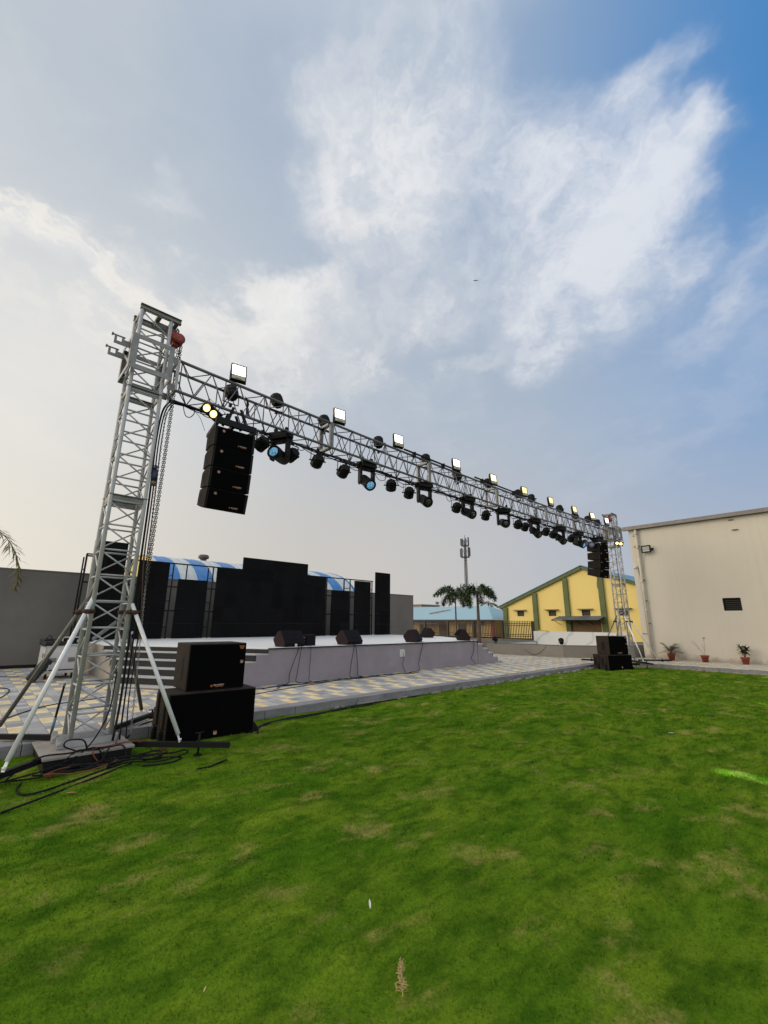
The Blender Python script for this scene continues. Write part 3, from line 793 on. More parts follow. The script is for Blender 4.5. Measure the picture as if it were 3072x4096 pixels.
# ------------------------------------------------------------------ lamps
LEDON = mat('lit_floodlight_panel', (0.9, 0.9, 0.9), 0.4, emit=(1.0, 0.90, 0.74), estr=4.0)
LEDWARM = mat('lit_warm_floodlight_panel', (0.9, 0.85, 0.6), 0.4, emit=(1.0, 0.72, 0.24), estr=1.25)
LEDMID = mat('lit_cream_floodlight_panel', (0.9, 0.85, 0.6), 0.4, emit=(1.0, 0.80, 0.44), estr=1.7)
FLOODG = mat('lamp_lit_driver_cover', (0.55, 0.50, 0.38), 0.5, 0.0, 0.4, 20)  # pale tan stands in for the lamp's own light on its driver cover
def flood_proto():
    t = empty('floodlight', (0, 0, 0))
    M_ = Matrix.Translation((0, 0, .165)) @ Matrix.Rotation(R(-6), 4, 'X')
    m = MB(); w, h = .125, .150
    m.box(-w, w, -.012, .03, -h, h, M_)
    for a, b, c, d in ((-w, -w + .012, -h, h), (w - .012, w, -h, h), (-w + .013, w - .013, -h, -h + .012), (-w + .013, w - .013, h - .012, h)): m.box(a, b, -.022, -.0125, c, d, M_)
    for i in range(7): m.box(-w + .02 + i * .034, -w + .026 + i * .034, .031, .062, -h + .03, h - .03, M_)
    m.build('housing', BLACKM, t)
    m = MB(); m.box(-w + .018, w - .018, -.0165, -.0128, -.050, h - .018, M_); m.build('led_panel', LEDON, t)
    m = MB(); m.box(-w + .015, w - .015, -.0185, -.0128, -h + .015, -.052, M_); m.box(-.05, .05, -.03, -.0186, -h + .03, -.09, M_); m.build('driver_cover', FLOODG, t)
    m = MB()
    for sx in (-1, 1): m.bar((sx * (w + .006), .01, .18), (sx * (w + .006), .02, .01), .005, .025, (0, 1, 0))
    m.box(-w - .008, w + .008, -.005, .035, .0, .008); m.build('bracket', BLACKM, t)
    return t
fx = [2.606, 4.71, 6.353, 8.433, 10.096, 11.772, 13.464, 15.253, 16.804, 18.208]
flab = ['lit white floodlight on top of the truss, largest and nearest to the near tower', 'lit white floodlight on top of the truss, second from the near tower', 'lit white floodlight on top of the truss, third from the near tower',
        'lit white floodlight on the truss top, fourth from the near tower, between the black pipes', 'lit cream floodlight on the truss top, fifth from the near tower, beside the black pipe', 'yellow-lit floodlight on top of the truss, sixth from the near tower',
        'yellow-lit floodlight on top of the truss, seventh from the near tower', 'yellow-lit floodlight on top of the truss, third from the far tower', 'yellow-lit floodlight on top of the truss, second from the far tower', 'white-lit floodlight on the truss right in front of the far tower and its red hoist']
FP = flood_proto(); tag(FP, flab[0], 'floodlight', 'floodlights along the top of the truss')
FP_rot = [-10, -8, -8, -8, -8, -8, -6, -8, -14, -10]
FD = []
for i, x in enumerate(fx):
    zt = 5.372 + sag(x)
    if i == 0: o = FP; o.location = (x, 6.372, zt); o.rotation_euler = (0, 0, R(FP_rot[0]))
    else: o = dup(FP, (x, 6.372, zt), (0, 0, R(FP_rot[i])), flab[i])
    FD.append(o)
for i, mt in ((4, LEDMID), (5, LEDWARM), (6, LEDWARM), (7, LEDWARM), (8, LEDMID)):
    for c in kids(FD[i]):
        if c.name.startswith('led_panel'):
            c.data = c.data.copy(); c.data.materials[0] = mt

LENS = mat('dark_glass_lens', (0.02, 0.02, 0.025), 0.12, spec=0.8)
LENSB = mat('blue_lit_lens', (0.1, 0.2, 0.3), 0.2, emit=(0.10, 0.42, 0.80), estr=0.6)
LENSV = mat('pale_violet_lit_lens', (0.2, 0.2, 0.3), 0.2, emit=(0.42, 0.44, 0.75), estr=0.10)
LENSC = mat('white_blue_lit_lens', (0.2, 0.3, 0.4), 0.2, emit=(0.11, 0.38, 0.66), estr=0.7)
def facet(m, scale):
    # cut glass in front of the lamp: uneven brightness over the lens
    N, L = nt_of(m); p = N['Principled BSDF']; tc = N.new('ShaderNodeTexCoord'); v = N.new('ShaderNodeTexVoronoi'); v.inputs['Scale'].default_value = scale
    L.new(tc.outputs['Object'], v.inputs['Vector']); r = N.new('ShaderNodeMapRange'); r.inputs['From Max'].default_value = .7; r.inputs['To Min'].default_value = p.inputs['Emission Strength'].default_value * 2.1; r.inputs['To Max'].default_value = p.inputs['Emission Strength'].default_value * .15
    L.new(v.outputs['Distance'], r.inputs['Value']); L.new(r.outputs[0], p.inputs['Emission Strength'])
for m_ in (LENSB, LENSV, LENSC): facet(m_, 38)
def par_proto():
    """stage par can: origin at the pivot, beam along -y before rotation"""
    t = empty('par_light')
    m = MB(); M_ = Matrix.Rotation(R(90), 4, 'X')
    m.lathe([(.04, -.12), (.085, -.115), (.098, -.07), (.098, .0), (.118, .05), (.118, .105), (.108, .112), (.105, .095), (.0, .093)], 10, M_, smooth=False)
    for k in range(10):
        a = 6.2832 * k / 10; m.bar((.098 * math.cos(a), .09, .098 * math.sin(a)), (.102 * math.cos(a), -.03, .102 * math.sin(a)), .006, .03, (math.cos(a), 0, math.sin(a)))
    m.build('can', BLACKP, t)
    m = MB(); M_ = Matrix.Rotation(R(90), 4, 'X'); m.lathe([(.0, .0945), (.103, .0945), (.103, .0965), (.0, .0965)], 16, M_); m.build('lens', LENS, t)
    return t
def par_yoke(up):
    s = 1 if up else -1
    m = MB(); w = .135
    for sx in (-1, 1): m.bar((sx * w, 0, 0), (sx * w, 0, s * -.19), .006, .028, (0, 1, 0)); m.tube((sx * (w - .02), 0, 0), (sx * (w + .03), 0, 0), .014, 8)
    m.bar((-w - .003, 0, s * -.19), (w + .003, 0, s * -.19), .028, .006)
    m.box(-.022, .022, -.022, .022, min(s * -.193, s * -.255), max(s * -.193, s * -.255))
    return m
# one par with its yoke: the Empty is the clamp point; can turned inside
def make_par(tilt, up, lens=None, pan=0.0):
    t = empty('par_light')
    src = par_proto()
    y = par_yoke(up).build('yoke', BLACKM, t)
    for c in kids(src):
        c.parent = t; c.rotation_euler = (tilt, 0, 0)
    bpy.data.objects.remove(src)
    return t
under = [(3.224, 4.494), (3.822, 4.454), (4.38, 4.486), (5.01, 4.436), (6.334, 4.436), (6.903, 4.387), (8.763, 4.398), (9.947, 4.38), (11.626, 4.393), (12.185, 4.418), (13.364, 4.424), (13.87, 4.409), (15.224, 4.448), (16.368, 4.443), (16.938, 4.455)]
pan = [200, 190, 165, 170, 140, 145, 150, 140, 140, 145, 140, 140, 140, -60, -60]
unotes = ['black par light under the truss, tight against the right side of the near speaker array', 'black par light hanging just right of the first blue-lit moving head', 'black par light hanging alone between the first two blue-lit moving heads', 'black par light hanging just left of the second blue-lit moving head',
          'black par light hanging just right of the second blue-lit moving head', 'black par light hanging just left of the third moving head, past the blue-lit ones', 'black par light half hidden behind the fourth moving head, left of it', 'black par light hanging alone between the fourth and fifth moving heads',
          'black par light hanging just right of the fifth moving head', 'black par light hanging just left of the sixth moving head', 'black par light hanging just right of the sixth moving head', 'black par light hanging just left of the seventh moving head', 'black par light hanging just left of the eighth moving head', 'par light with a pale violet lens just right of the eighth moving head', 'par light with a pale violet lens against the far speaker array']
PAR = make_par(R(28), False); tag(PAR, unotes[0], 'par light', 'par lights hanging under the truss')
PAR.location = (under[0][0], 6.58, under[0][1]); PAR.rotation_euler = (0, 0, R(pan[0]))
PV = None
for i in range(1, 15):
    x, z = under[i]
    o = dup(PAR, (x, 6.58 if i not in (6, 9) else 6.66, z), (0, 0, R(pan[i])), unotes[i])
    ti = R([28, 20, 25, 30, 42, 38, 40, 42, 35, 40, 42, 38, 45, 35, 20][i])
    for c in kids(o):
        if not c.name.startswith('yoke'): c.rotation_euler = (ti, 0, 0)
        if i >= 13 and c.name.startswith('lens'): c.data = c.data.copy(); c.data.materials[0] = LENSV
tops = [(2.66, 5.30), (3.522, 5.475), (4.60, 5.415), (6.073, 5.411), (7.662, 5.43), (8.925, 5.33), (10.35, 5.42), (12.012, 5.452), (12.848, 5.47), (14.86, 5.488), (16.10, 5.45), (17.242, 5.50), (18.16, 5.505)]
tnotes = ['black par light inside the truss directly under the first floodlight', 'black finned par light standing on the truss between the first two floodlights', 'black par light on the truss just left of the second floodlight', 'black par light on the truss just left of the third floodlight', 'black par light on the truss midway between the third and fourth floodlights',
          'black par light inside the truss under the fourth floodlight', 'black par light on the truss just left of the fifth floodlight, behind the pipe', 'black par light on the truss just left of the sixth floodlight', 'black par light on the truss just right of the sixth floodlight', 'black par light on the truss just right of the seventh floodlight', 'black par light behind the eighth floodlight on the truss', 'black par light on the truss just left of the ninth floodlight', 'black par light on the truss between the last two floodlights']
TP = None
tpan = [180, 180, 175, 150, 140, 180, 145, 180, 130, 150, 150, 130, 120]
for i, (x, z) in enumerate(tops):
    if TP is None:
        TP = make_par(R(-60), True); o = TP; o.location = (x, 6.72, z); tag(o, tnotes[0], 'par light', 'par lights standing on the truss')
    else: o = dup(TP, (x, 6.72, z), None, tnotes[i])
    o.rotation_euler = (0, 0, R(tpan[i]))

def head_proto():
    t = empty('moving_head')
    m = MB(); m.box(-.155, .155, -.11, .11, -.055, .055); m.box(-.12, .12, -.112, -.1105, -.03, .02); m.box(-.20, -.156, -.05, .05, -.03, .03); m.box(.156, .20, -.05, .05, -.03, .03)
    for q in (-.1, .1): m.box(q - .02, q + .02, -.03, .03, .056, .15)
    m.build('base', BLACKP, t, 0.012)
    y = empty('tmp'); 
    m = MB()
    for sx in (-1, 1): m.prism([(sx * .115, -.07), (sx * .165, -.07), (sx * .165, -.34), (sx * .15, -.385), (sx * .115, -.385)][::(1 if sx < 0 else -1)], -.05, .05)
    m.box(-.165, .165, -.06, .06, -.0995, -.0565)
    m.build('yoke', BLACKP, t, 0.012)
    bpy.data.objects.remove(y)
    m = MB(); M_ = Matrix.Rotation(R(90), 4, 'X')
    m.lathe([(.05, -.185), (.088, -.165), (.098, -.10), (.098, .06), (.104, .07), (.110, .13), (.110, .185), (.100, .19), (.095, .175), (.0, .17)], 18, M_)
    hd = m.build('head', BLACKP, t, loc=(0, 0, -.32))
    m = MB(); m.lathe([(.0, .174), (.076, .174), (.066, .186), (.040, .193), (.0, .195)], 18, M_); m.build('lens', LENS, hd)
    return t
# x, z of base, pan of the yoke, tilt of the head, lens
mh = [(3.565, 4.715, -62, -2, LENSC), (5.60, 4.70, -8, 36, LENSC), (7.40, 4.66, -18, 30, None), (9.10, 4.66, -10, 26, None), (10.80, 4.66, -40, 20, None), (12.60, 4.66, -15, 40, None), (14.32, 4.67, -20, 40, None), (15.78, 4.69, 0, 25, LENSB), (17.5, 4.72, -58, 10, LENSC)]
mnotes = ['moving head with a blue lens turned sideways, beside the near speaker array', 'black moving head under the truss with a blue lens pointing down to the lawn', 'unlit black moving head, first one right of the two blue-lit moving heads', 'unlit moving head overlapping a par light left of it, under the fourth floodlight', 'unlit black moving head with a gap in its yoke, under the fifth floodlight', 'unlit black moving head bunched with a par light, under the seventh floodlight', 'unlit black moving head, the last unlit one before the far speaker array', 'black moving head with a small pale blue lens, second from the far tower', 'blue-lit moving head in front of the top of the far speaker array']
MH = head_proto(); MH.scale = (1.12, 1.12, 1.12); tag(MH, mnotes[0], 'moving head', 'moving head lights under the truss')
MHO = []
for i, (x, z, pn, ti, ln) in enumerate(mh):
    if i == 0: o = MH; o.location = (x, 6.56, z); o.rotation_euler = (0, 0, R(pn))
    else: o = dup(MH, (x, 6.56, z), (0, 0, R(pn)), mnotes[i])
    MHO.append(o)
for i, (x, z, pn, ti, ln) in enumerate(mh):
    for c in kids(MHO[i]):
        if c.name.startswith('head'):
            c.rotation_euler = (R(ti), 0, 0)
            for g in kids(c):
                if ln: g.data = g.data.copy(); g.data.materials[0] = ln

WARML = mat('lit_warm_lamp', (1, .8, .5), 0.3, emit=(1.0, 0.66, 0.22), estr=2.6)
WARMC = mat('lit_lamp_core', (1, .9, .7), 0.3, emit=(1.0, 0.85, 0.55), estr=9.0)
def blinder():
    t = empty('blinder_light')
    m = MB(); m.box(-.19, .19, -.03, .09, -.10, .10)
    for c in (-.085, .085):
        M_ = Matrix.Translation((c, -.03, 0)) @ Matrix.Rotation(R(90), 4, 'X'); m.lathe([(.080, .0), (.082, .02), (.074, .02), (.072, .0)], 20, M_)
    m.box(-.20, .20, -.045, -.0305, .085, .10); m.box(-.20, .20, -.045, -.0305, -.10, -.085)
    m.build('housing', BLACKM, t, 0.004)
    for c in (-.085, .085):
        M_ = Matrix.Translation((c, -.032, 0)) @ Matrix.Rotation(R(90), 4, 'X')
        m = MB(); m.lathe([(.0, .0), (.071, .0), (.060, .014), (.03, .02), (.0, .021)], 20, M_); lp = m.build('lamp', WARML, t)
        m = MB(); m.lathe([(.0, .0215), (.028, .0215), (.022, .026), (.0, .028)], 14, M_); m.build('filament', WARMC, lp)
    m = MB()
    for sx in (-1, 1): m.bar((sx * .2, .03, 0), (sx * .2, .06, .16), .006, .025, (0, 1, 0))
    m.bar((-.2, .06, .16), (.2, .06, .16), .025, .006); m.tube((0, .06, .16), (0, .06, .20), .02, 8); m.build('yoke', BLACKM, t)
    return t
B1 = blinder(); tag(B1, 'twin-lamp blinder glowing warm yellow under the truss above the near speaker array', 'blinder light', 'blinder lights under the truss')
B1.location = (2.255, 6.45, 4.715); B1.rotation_euler = (R(22), R(40), R(-28)); B1.scale = (.82, .82, .82)
B2 = dup(B1, (19.05, 6.30, 4.72), (R(20), R(14), R(-62)), 'twin-lamp blinder glowing warm yellow in front of the far tower')

# dark pipes clamped along the top chord, and cabling in the truss
for i, (a, b, lab) in enumerate(((6.52, 8.255, 'black pipe clamped along the truss top from the third to the fourth floodlight'), (9.19, 11.484, 'black pipe clamped along the truss top past the fifth floodlight'))):
    m = MB(); m.tube((a, 6.36, 5.385 + sag(a)), (b, 6.36, 5.385 + sag(b)), .022, 8)
    for q in (a + .35, b - .35): m.box(q - .02, q + .02, 6.335, 6.425, 5.30 + sag(q), 5.42 + sag(q))
    tag(m.build('pipe', BLACKM), lab, 'pipe', 'black pipes on top of the truss')
def wander(y, z, x0, x1, step, amp, ph):
    out = []; x = x0
    while x < x1:
        out.append((x, y + random.uniform(-amp, amp), z + sag(x) - abs(random.gauss(0, amp)) * 1.2)); x += step * random.uniform(.6, 1.4)
    return spline(out, 4)
m = MB()
for q in range(6): m.path(wander(6.66 + .03 * (q % 3), 4.83, 1.72, 18.7, .38, .045, q), .008, 5)
for x in [2.0, 2.35, 4.05, 5.3, 6.1, 6.75, 7.7, 8.45, 9.4, 10.3, 11.2, 12.0, 13.0, 13.8, 14.8, 15.9, 17.0]:
    w_ = random.uniform(.08, .22); d_ = random.uniform(.10, .22); z_ = 4.81 + sag(x)
    m.path(spline([(x - w_, 6.70, z_), (x - w_ * .6, 6.66, z_ - d_ * .8), (x, 6.62, z_ - d_), (x + w_ * .7, 6.64, z_ - d_ * .6), (x + w_, 6.72, z_)], 4), .007, 5)
for x in [2.9, 3.6, 5.7, 7.6, 9.1, 10.6, 12.4, 14.1, 15.6]:
    m.path(spline([(x, 6.7, 5.36 + sag(x)), (x + .06, 6.66, 5.2 + sag(x)), (x - .05, 6.6, 5.0 + sag(x)), (x + .08, 6.66, 4.80 + sag(x))], 4), .007, 5)
tag(m.build('truss_cables', RUBBER), 'black power cables looping through the truss between the lamps', 'cables')
dp = empty('cable_connector', (2.62, 6.55, 0)); tag(dp, 'black and blue plug connector hanging in the truss beyond the first floodlight', 'plug')
m = MB(); m.tube((0.28, 0, 4.93), (0.27, 0, 5.03), .026, 10); m.tube((.27, 0, 5.03), (.26, 0, 5.16), .018, 8); m.build('plug_body', BLACKP, dp)
m = MB(); m.tube((.285, 0, 4.885), (.28, 0, 4.929), .030, 10); m.build('collar', mat('blue_plug_plastic', (0.03, 0.06, 0.16), 0.4), dp)
# ------------------------------------------------------------------ line array speakers
def badge(parent, x, y, z, s=0.028, mt=None, top=None):
    m = MB(); m.prism([(x - s, z - s * .6), (x - s * .4, z - s * 1.1), (x + s * .4, z - s * 1.1), (x + s, z - s * .6), (x + s, z + s * .35), (x - s, z + s * .35)], y - .002, y)
    b = m.build('badge', mt or LABELW, parent)
    m = MB(); m.box(x - s, x + s, y - .002, y - .0002, z + s * .37, z + s); m.build('badge_band', top or LABELR, b)
    return b
def logo(t, x, y, z, s):
    """worn maker's mark: a ring with a slash, a pale swash and an orange bar, too small to read"""
    m = MB(); M_ = Matrix.Translation((x - .085 * s, y, z)) @ Matrix.Rotation(R(90), 4, 'X'); m.lathe([(.011 * s, 0), (.018 * s, 0), (.018 * s, .0015), (.011 * s, .0015)], 14, M_); m.build('logo_ring', LABELO, t)
    m = MB(); P = [(-.06, .004), (-.042, -.002), (-.03, .003), (.02, .004), (.06, .006), (.085, .004), (.088, .022), (.07, .016), (.05, .021), (.02, .019), (-.02, .013), (-.035, .02), (-.058, .018)]
    m.prism([(x + a * s, z + b * s) for a, b in P], y - .0015, y); m.build('logo_swash', LABELW, t)
    m = MB(); P = [(-.03, -.018), (.075, -.016), (.083, -.001), (.02, -.003), (-.038, -.001)]
    m.prism([(x + a * s, z + b * s) for a, b in P], y - .0015, y); m.build('logo_bar', LABELO, t)
def array_box(wing=True):
    """one cabinet: front towards -y, width .66, origin at the top front centre"""
    t = empty('line_array_speaker')
    W_, H_, D_ = .33, .325, .50
    prof = [(-W_, 0), (W_, 0), (W_ * .99, D_ * .35), (W_ * .80, D_), (-W_ * .80, D_), (-W_ * .99, D_ * .35)]
    m = MB(); n = len(prof)
    vs = [(x, y, -.004 - .035 * (y / D_)) for x, y in prof] + [(x, y, -H_ + .004 + .035 * (y / D_)) for x, y in prof]
    m.add(vs, [tuple(range(n)), tuple(reversed(range(n, 2 * n)))] + [(i, i + n, (i + 1) % n + n, (i + 1) % n) for i in range(n)])
    m.build('cabinet', mat('black_array_paint', (0.017, 0.0135, 0.011), 0.8, 0.0, 0.6, 14, rgb2=(0.009, 0.007, 0.006), bump=0.3, bscale=160, spec=0.12), t, 0.006)
    m = MB(); m.box(-W_ + .045, W_ - .045, -.014, -.002, -H_ + .012, -.012); m.build('grille', GRILLE, t, 0.004)
    for sx in (-1, 1):
        m = MB(); xx = sx * (W_ - .021)
        m.box(xx - .019, xx + .019, -.018, -.002, -H_ + .006, -.006)
        for z in (-.05, -H_ + .05): m.tube((xx, -.024, z), (xx, -.018, z), .009, 8)
        m.build('rigging_plate', BLACKM, t)
        m = MB()
        a0, a1 = Vector((sx * W_ * .99, D_ * .35, 0)), Vector((sx * W_ * .80, D_, 0))
        if sx > 0: nrm = Vector((a1.y - a0.y, a0.x - a1.x, 0)).normalized()
        else: nrm = Vector((a0.y - a1.y, a1.x - a0.x, 0)).normalized()
        p, q = a0.lerp(a1, .16) + nrm * .004, a0.lerp(a1, .8) + nrm * .004
        for (u0, u1, z0, z1) in ((0, 1, -.085, -.075), (0, 1, -.25, -.24)): m.bar(p + Vector((0, 0, z0)), q + Vector((0, 0, z0)), .006, .010)
        for u in (p, q): m.bar(u + Vector((0, 0, -.245)), u + Vector((0, 0, -.08)), .010, .006, tuple(nrm))
        m.build('side_handle', BLACKM, t)
    badge(t, -.19, -.0142, -.07, .020)
    logo(t, .13, -.0142, -.255, .75)
    return t
AB = array_box()
CH.clear()
grp = 'line array cabinets hanging from the truss'
def hang(cx, cy, ztop, yaw, tilts, lab, first=None):
    pos = Vector((cx, cy, ztop)); out = []
    for i, tl in enumerate(tilts):
        e = (R(tl), 0, R(yaw))
        if i == 0 and first is not None: o = first; o.location = pos; o.rotation_euler = e; tag(o, lab[0], 'speaker', grp)
        else: o = dup(AB, pos, e, lab[i], grp)
        out.append(o)
        Rm = Matrix.Rotation(R(yaw), 3, 'Z') @ Matrix.Rotation(R(tl), 3, 'X')
        pos = pos + Rm @ Vector((0, 0, -.331))
    return out
where = ['top', 'second', 'third', 'bottom']
NA = hang(2.625, 6.30, 4.455, -1, [2, 4, 7, 13], ['black line array cabinet, %s of the four in the large near stack under the truss' % w for w in where], AB)
FA = hang(17.32, 6.30, 4.50, -8, [2, 3, 5, 12], ['black line array cabinet, %s of the four in the far stack before the far tower' % w for w in where])
def fly_frame(cx, cy, z, yaw, lab):
    t = empty('flying_frame', (cx, cy, z), R(yaw)); tag(t, lab, 'rigging frame', 'flying frames of the speaker stacks')
    m = MB()
    for sx in (-1, 1): m.bar((sx * .31, -.03, .035), (sx * .22, .62, .035), .045, .06)
    m.bar((-.33, .0, .085), (.33, .0, .085), .05, .10); m.bar((-.24, .5, .035), (.24, .5, .035), .045, .05); m.bar((0, .03, .10), (0, .75, .10), .05, .05)
    m.build('frame', BLACKM, t)
    for q in (-.13, .18):
        for yy, zz in ((.25, .36), (.05, .40)): m = MB(); m.bar((q, yy, .12), (q * .4, yy, zz), .045, .012, (0, 1, 0)); m.build('strap', BLACKM, t)
    m = MB(); m.tube((0, .70, .12), (0, .70, .21), .022, 8); m.tube((-.05, .70, .15), (.05, .70, .15), .01, 6); m.build('shackle', BLACKM, t)
    return t
fly_frame(2.625, 6.30, 4.462, -1, 'black steel flying frame on top of the near speaker stack')
fly_frame(17.32, 6.30, 4.505, -8, 'black steel flying frame on top of the far speaker stack')
m = MB(); m.path(spline([(17.15, 6.55, 3.2), (17.12, 6.6, 3.0), (17.2, 6.62, 2.80), (17.28, 6.6, 2.86), (17.22, 6.58, 3.05), (17.15, 6.56, 3.2)], 6), .012, 6)
tag(m.build('rope_loop', mat('grey_rope', (0.2, 0.18, 0.15), 0.8)), 'loop of rope hanging below the far speaker stack', 'rope')
m = MB(); m.path(spline([(1.98, 6.70, 4.80), (2.2, 6.8, 4.74), (2.38, 6.98, 4.60)], 6), .004, 5)
tag(m.build('safety_wire', CHAIN), 'thin safety wire from the truss to the near speaker stack', 'wire')

# ------------------------------------------------------------------ subwoofers on the ground
def sub(w, d, h, name, lab, loc, yaw, big, grpn):
    t = empty(name, loc, R(yaw)); tag(t, lab, 'speaker', grpn)
    m = MB(); m.box(-w / 2, w / 2, .02, d, 0.0, h); m.build('cabinet', CABINET, t, 0.012)
    m = MB(); m.box(-w / 2 + .012, w / 2 - .012, .0, .0185, .015, h - .015); m.build('grille', GRILLE, t, 0.008)
    if big:
        # skids on the left end, dark hand holes and castors
        for y0 in (.10, .44): m = MB(); m.box(-w / 2 - .03, -w / 2 - .001, y0, y0 + .10, .20, h - .02); m.build('skid', CABINET, t, 0.008)
        for y0 in (.225, .57): m = MB(); m.box(-w / 2 - .012, -w / 2 - .001, y0, y0 + .11, .14, .40); m.build('hand_hole', BLACKP, t, 0.004)
        for y0 in (.11, .45): m = MB(); m.box(-w / 2 - .05, -w / 2 - .002, y0, y0 + .08, .0, .18); m.build('corner_foot', BLACKM, t, 0.01)
        badge(t, .04, -.0005, .10, .024, LABELW, LABELR)
        m = MB(); m.prism([(w / 2 + .001, .0), (w / 2 + .10, .0), (w / 2 + .10, .05), (w / 2 + .05, .13), (w / 2 + .001, .18)], .06, .10); m.build('side_skid', BLACKM, t)
    else:
        m = MB(); m.box(-w / 2 - .006, -w / 2 - .001, d * .36, d * .62, .13, .43); m.build('hand_hole', BLACKP, t, 0.006)
        badge(t, w * .42, -.0005, .36, .022, LABELW, LABELR)
        m = MB(); m.prism([(w / 2 - .12, h - .035), (w / 2 - .095, h - .085), (w / 2 - .055, h - .085), (w / 2 - .035, h - .035)], -.002, -.0002); m.build('corner_badge', LABELO, t)
        logo(t, .02, -.0005, .05, 1.0)
    return t
g1 = 'ground speakers beside the towers'
sub(1.18, .64, .63, 'subwoofer', 'wide black subwoofer lying on the lawn by the near tower, carrying a smaller speaker', (2.69, 6.27, -0.055), -4, True, g1)
sub(.81, .66, .62, 'bass_speaker', 'black bass speaker with an orange corner badge, on top of the near subwoofer', (2.735, 6.382, .577), -4, False, g1)
sub(1.00, .74, .50, 'subwoofer', 'wide black subwoofer on the lawn by the far tower, under another speaker', (16.80, 5.98, -0.03), -27, True, g1)
sub(.80, .62, .62, 'bass_speaker', 'black bass speaker on top of the far subwoofer', (16.98, 6.05, .472), -27, False, g1)

# ------------------------------------------------------------------ stage monitors
MONC = mat('dark_monitor_paint', (0.010, 0.008, 0.011), 0.75, 0, 0.5, 18, rgb2=(0.017, 0.011, 0.015), bump=0.2, bscale=120, spec=0.12)
MONS = mat('brown_monitor_side', (0.024, 0.014, 0.017), 0.75, 0, 0.5, 14, rgb2=(0.02, 0.013, 0.015), bump=0.2, bscale=120, spec=0.15)
def wedge(w=.62):
    t = empty('stage_monitor')
    prof = [(-.20, .0), (.14, .0), (.24, .17), (.06, .37), (-.03, .385), (-.23, .09)]     # (y, z): front -y
    prof = [(-y, z) for y, z in prof]
    m = MB(); n = len(prof)
    vs = [(-w / 2, y, z) for y, z in prof] + [(w / 2, y, z) for y, z in prof]
    m.add(vs, [(i, (i + 1) % n, (i + 1) % n + n, i + n) for i in range(n)]); m.build('cabinet', MONC, t)
    for sx in (-1, 1):
        m = MB(); vs = [(sx * w / 2, y * .985, z * .985 + .003) for y, z in prof] + [(sx * (w / 2 + .014), y * .985, z * .985 + .003) for y, z in prof]
        f = [tuple(range(n)), tuple(range(n, 2 * n))] + [(i, i + n, (i + 1) % n + n, (i + 1) % n) for i in range(n)]
        m.add(vs, f); m.build('side_panel', MONS, t)
    # grille on the slope facing the performers, handle bar on the back
    a, b = Vector((0, prof[2][0], prof[2][1])), Vector((0, prof[3][0], prof[3][1])); nr = Vector((0, -(b.z - a.z), (b.y - a.y))).normalized()
    if nr.z < 0: nr = -nr
    m = MB(); m.bar(a.lerp(b, .06) + nr * .008, a.lerp(b, .94) + nr * .008, w - .03, .014, tuple(nr)); m.build('grille', GRILLE, t)
    m = MB(); m.box(-.09, .09, .2005, .212, .20, .225); m.build('handle', BLACKM, t)
    return t
WD = wedge(); WD.location = (5.99, 9.86, SZ + .002); WD.rotation_euler = (0, 0, R(188))
gm = 'stage monitors on the stage front'
tag(WD, 'dark wedge monitor at the left end of the stage front, beside a small box', 'stage monitor', gm)
CH.clear()
dup(WD, (7.86, 9.82, SZ + .002), (0, 0, R(192)), 'dark wedge monitor on the stage front between the left one and the socket panel', gm)
dup(WD, (10.50, 9.88, SZ + .002), (0, 0, R(207)), 'dark wedge monitor standing on the stage front above the right side of the socket panel', gm)
dup(WD, (13.06, 9.88, SZ + .002), (0, 0, R(228)), 'dark wedge monitor turned sideways at the right front corner of the stage', gm)
dup(WD, (14.20, 12.55, SZ + .002), (0, 0, R(60)), 'dark wedge monitor farther back on the stage, right behind the third front monitor', gm)
sb = empty('small_speaker', (6.60, 9.95, SZ + .002), R(8)); tag(sb, 'small black box speaker beside the leftmost stage monitor', 'speaker')
m = MB(); m.box(-.15, .15, -.12, .12, 0, .27); m.build('cabinet', MONC, sb, 0.01)
for zz in (.19, .12): m = MB(); m.box(-.17, -.155, -.05, .02, zz, zz + .02); m.build('handle', STEEL, sb)
m = MB(); m.tube((6.02, 9.60, SZ + .0), (6.02, 9.60, SZ + .07), .03, 10); tag(m.build('paper_cup', mat('white_paper', (0.7, 0.7, 0.7), 0.6)), 'small white paper cup at the stage edge by the left monitor', 'cup')

# ------------------------------------------------------------------ led wall
def led(x0, x1, zt, lab, y=16.40, step=None):
    t = empty('led_screen', ((x0 + x1) / 2, y, SZ + .01)); tag(t, lab, 'led screen', 'dark led screens on the stage')
    cx = (x0 + x1) / 2
    tiles = MB(); n = int(round((x1 - x0) / .5)); zz = SZ + .01
    rows = int(round((zt - SZ) / .5))
    for i in range(n):
        a = x0 + (x1 - x0) * i / n; b = x0 + (x1 - x0) * (i + 1) / n
        rr = rows + (1 if (step and step[0] - .1 < (a + b) / 2 < step[1] + .1) else 0)
        hh = (zt - SZ - .01) / rows
        for j in range(rr):
            tiles.box(a + .0015 - cx, b - .0015 - cx, random.uniform(-.002, .002), .07, j * hh + .0015, (j + 1) * hh - .0015)
    tiles.build('led_tiles', LEDP, t)
    fr = MB()
    for a in (x0 + .08, x1 - .08): fr.box(a - cx - .02, a - cx + .02, .072, .112, 0, zt - SZ - .05)
    fr.build('back_frame', BLACKM, t)
    return t
led(2.61, 3.56, 4.03, 'tall black led column at the far left, seen through the near tower')
led(4.02, 4.95, 3.51, 'black led column just right of the near tower, next to the striped roof')
led(5.29, 6.32, 2.97, 'short black led column left of the wide led wall')
led(6.66, 11.70, 3.485, 'wide black led wall with a raised middle in the centre of the stage', step=(7.66, 10.69))
led(12.05, 13.06, 2.94, 'short black led column right of the wide led wall')
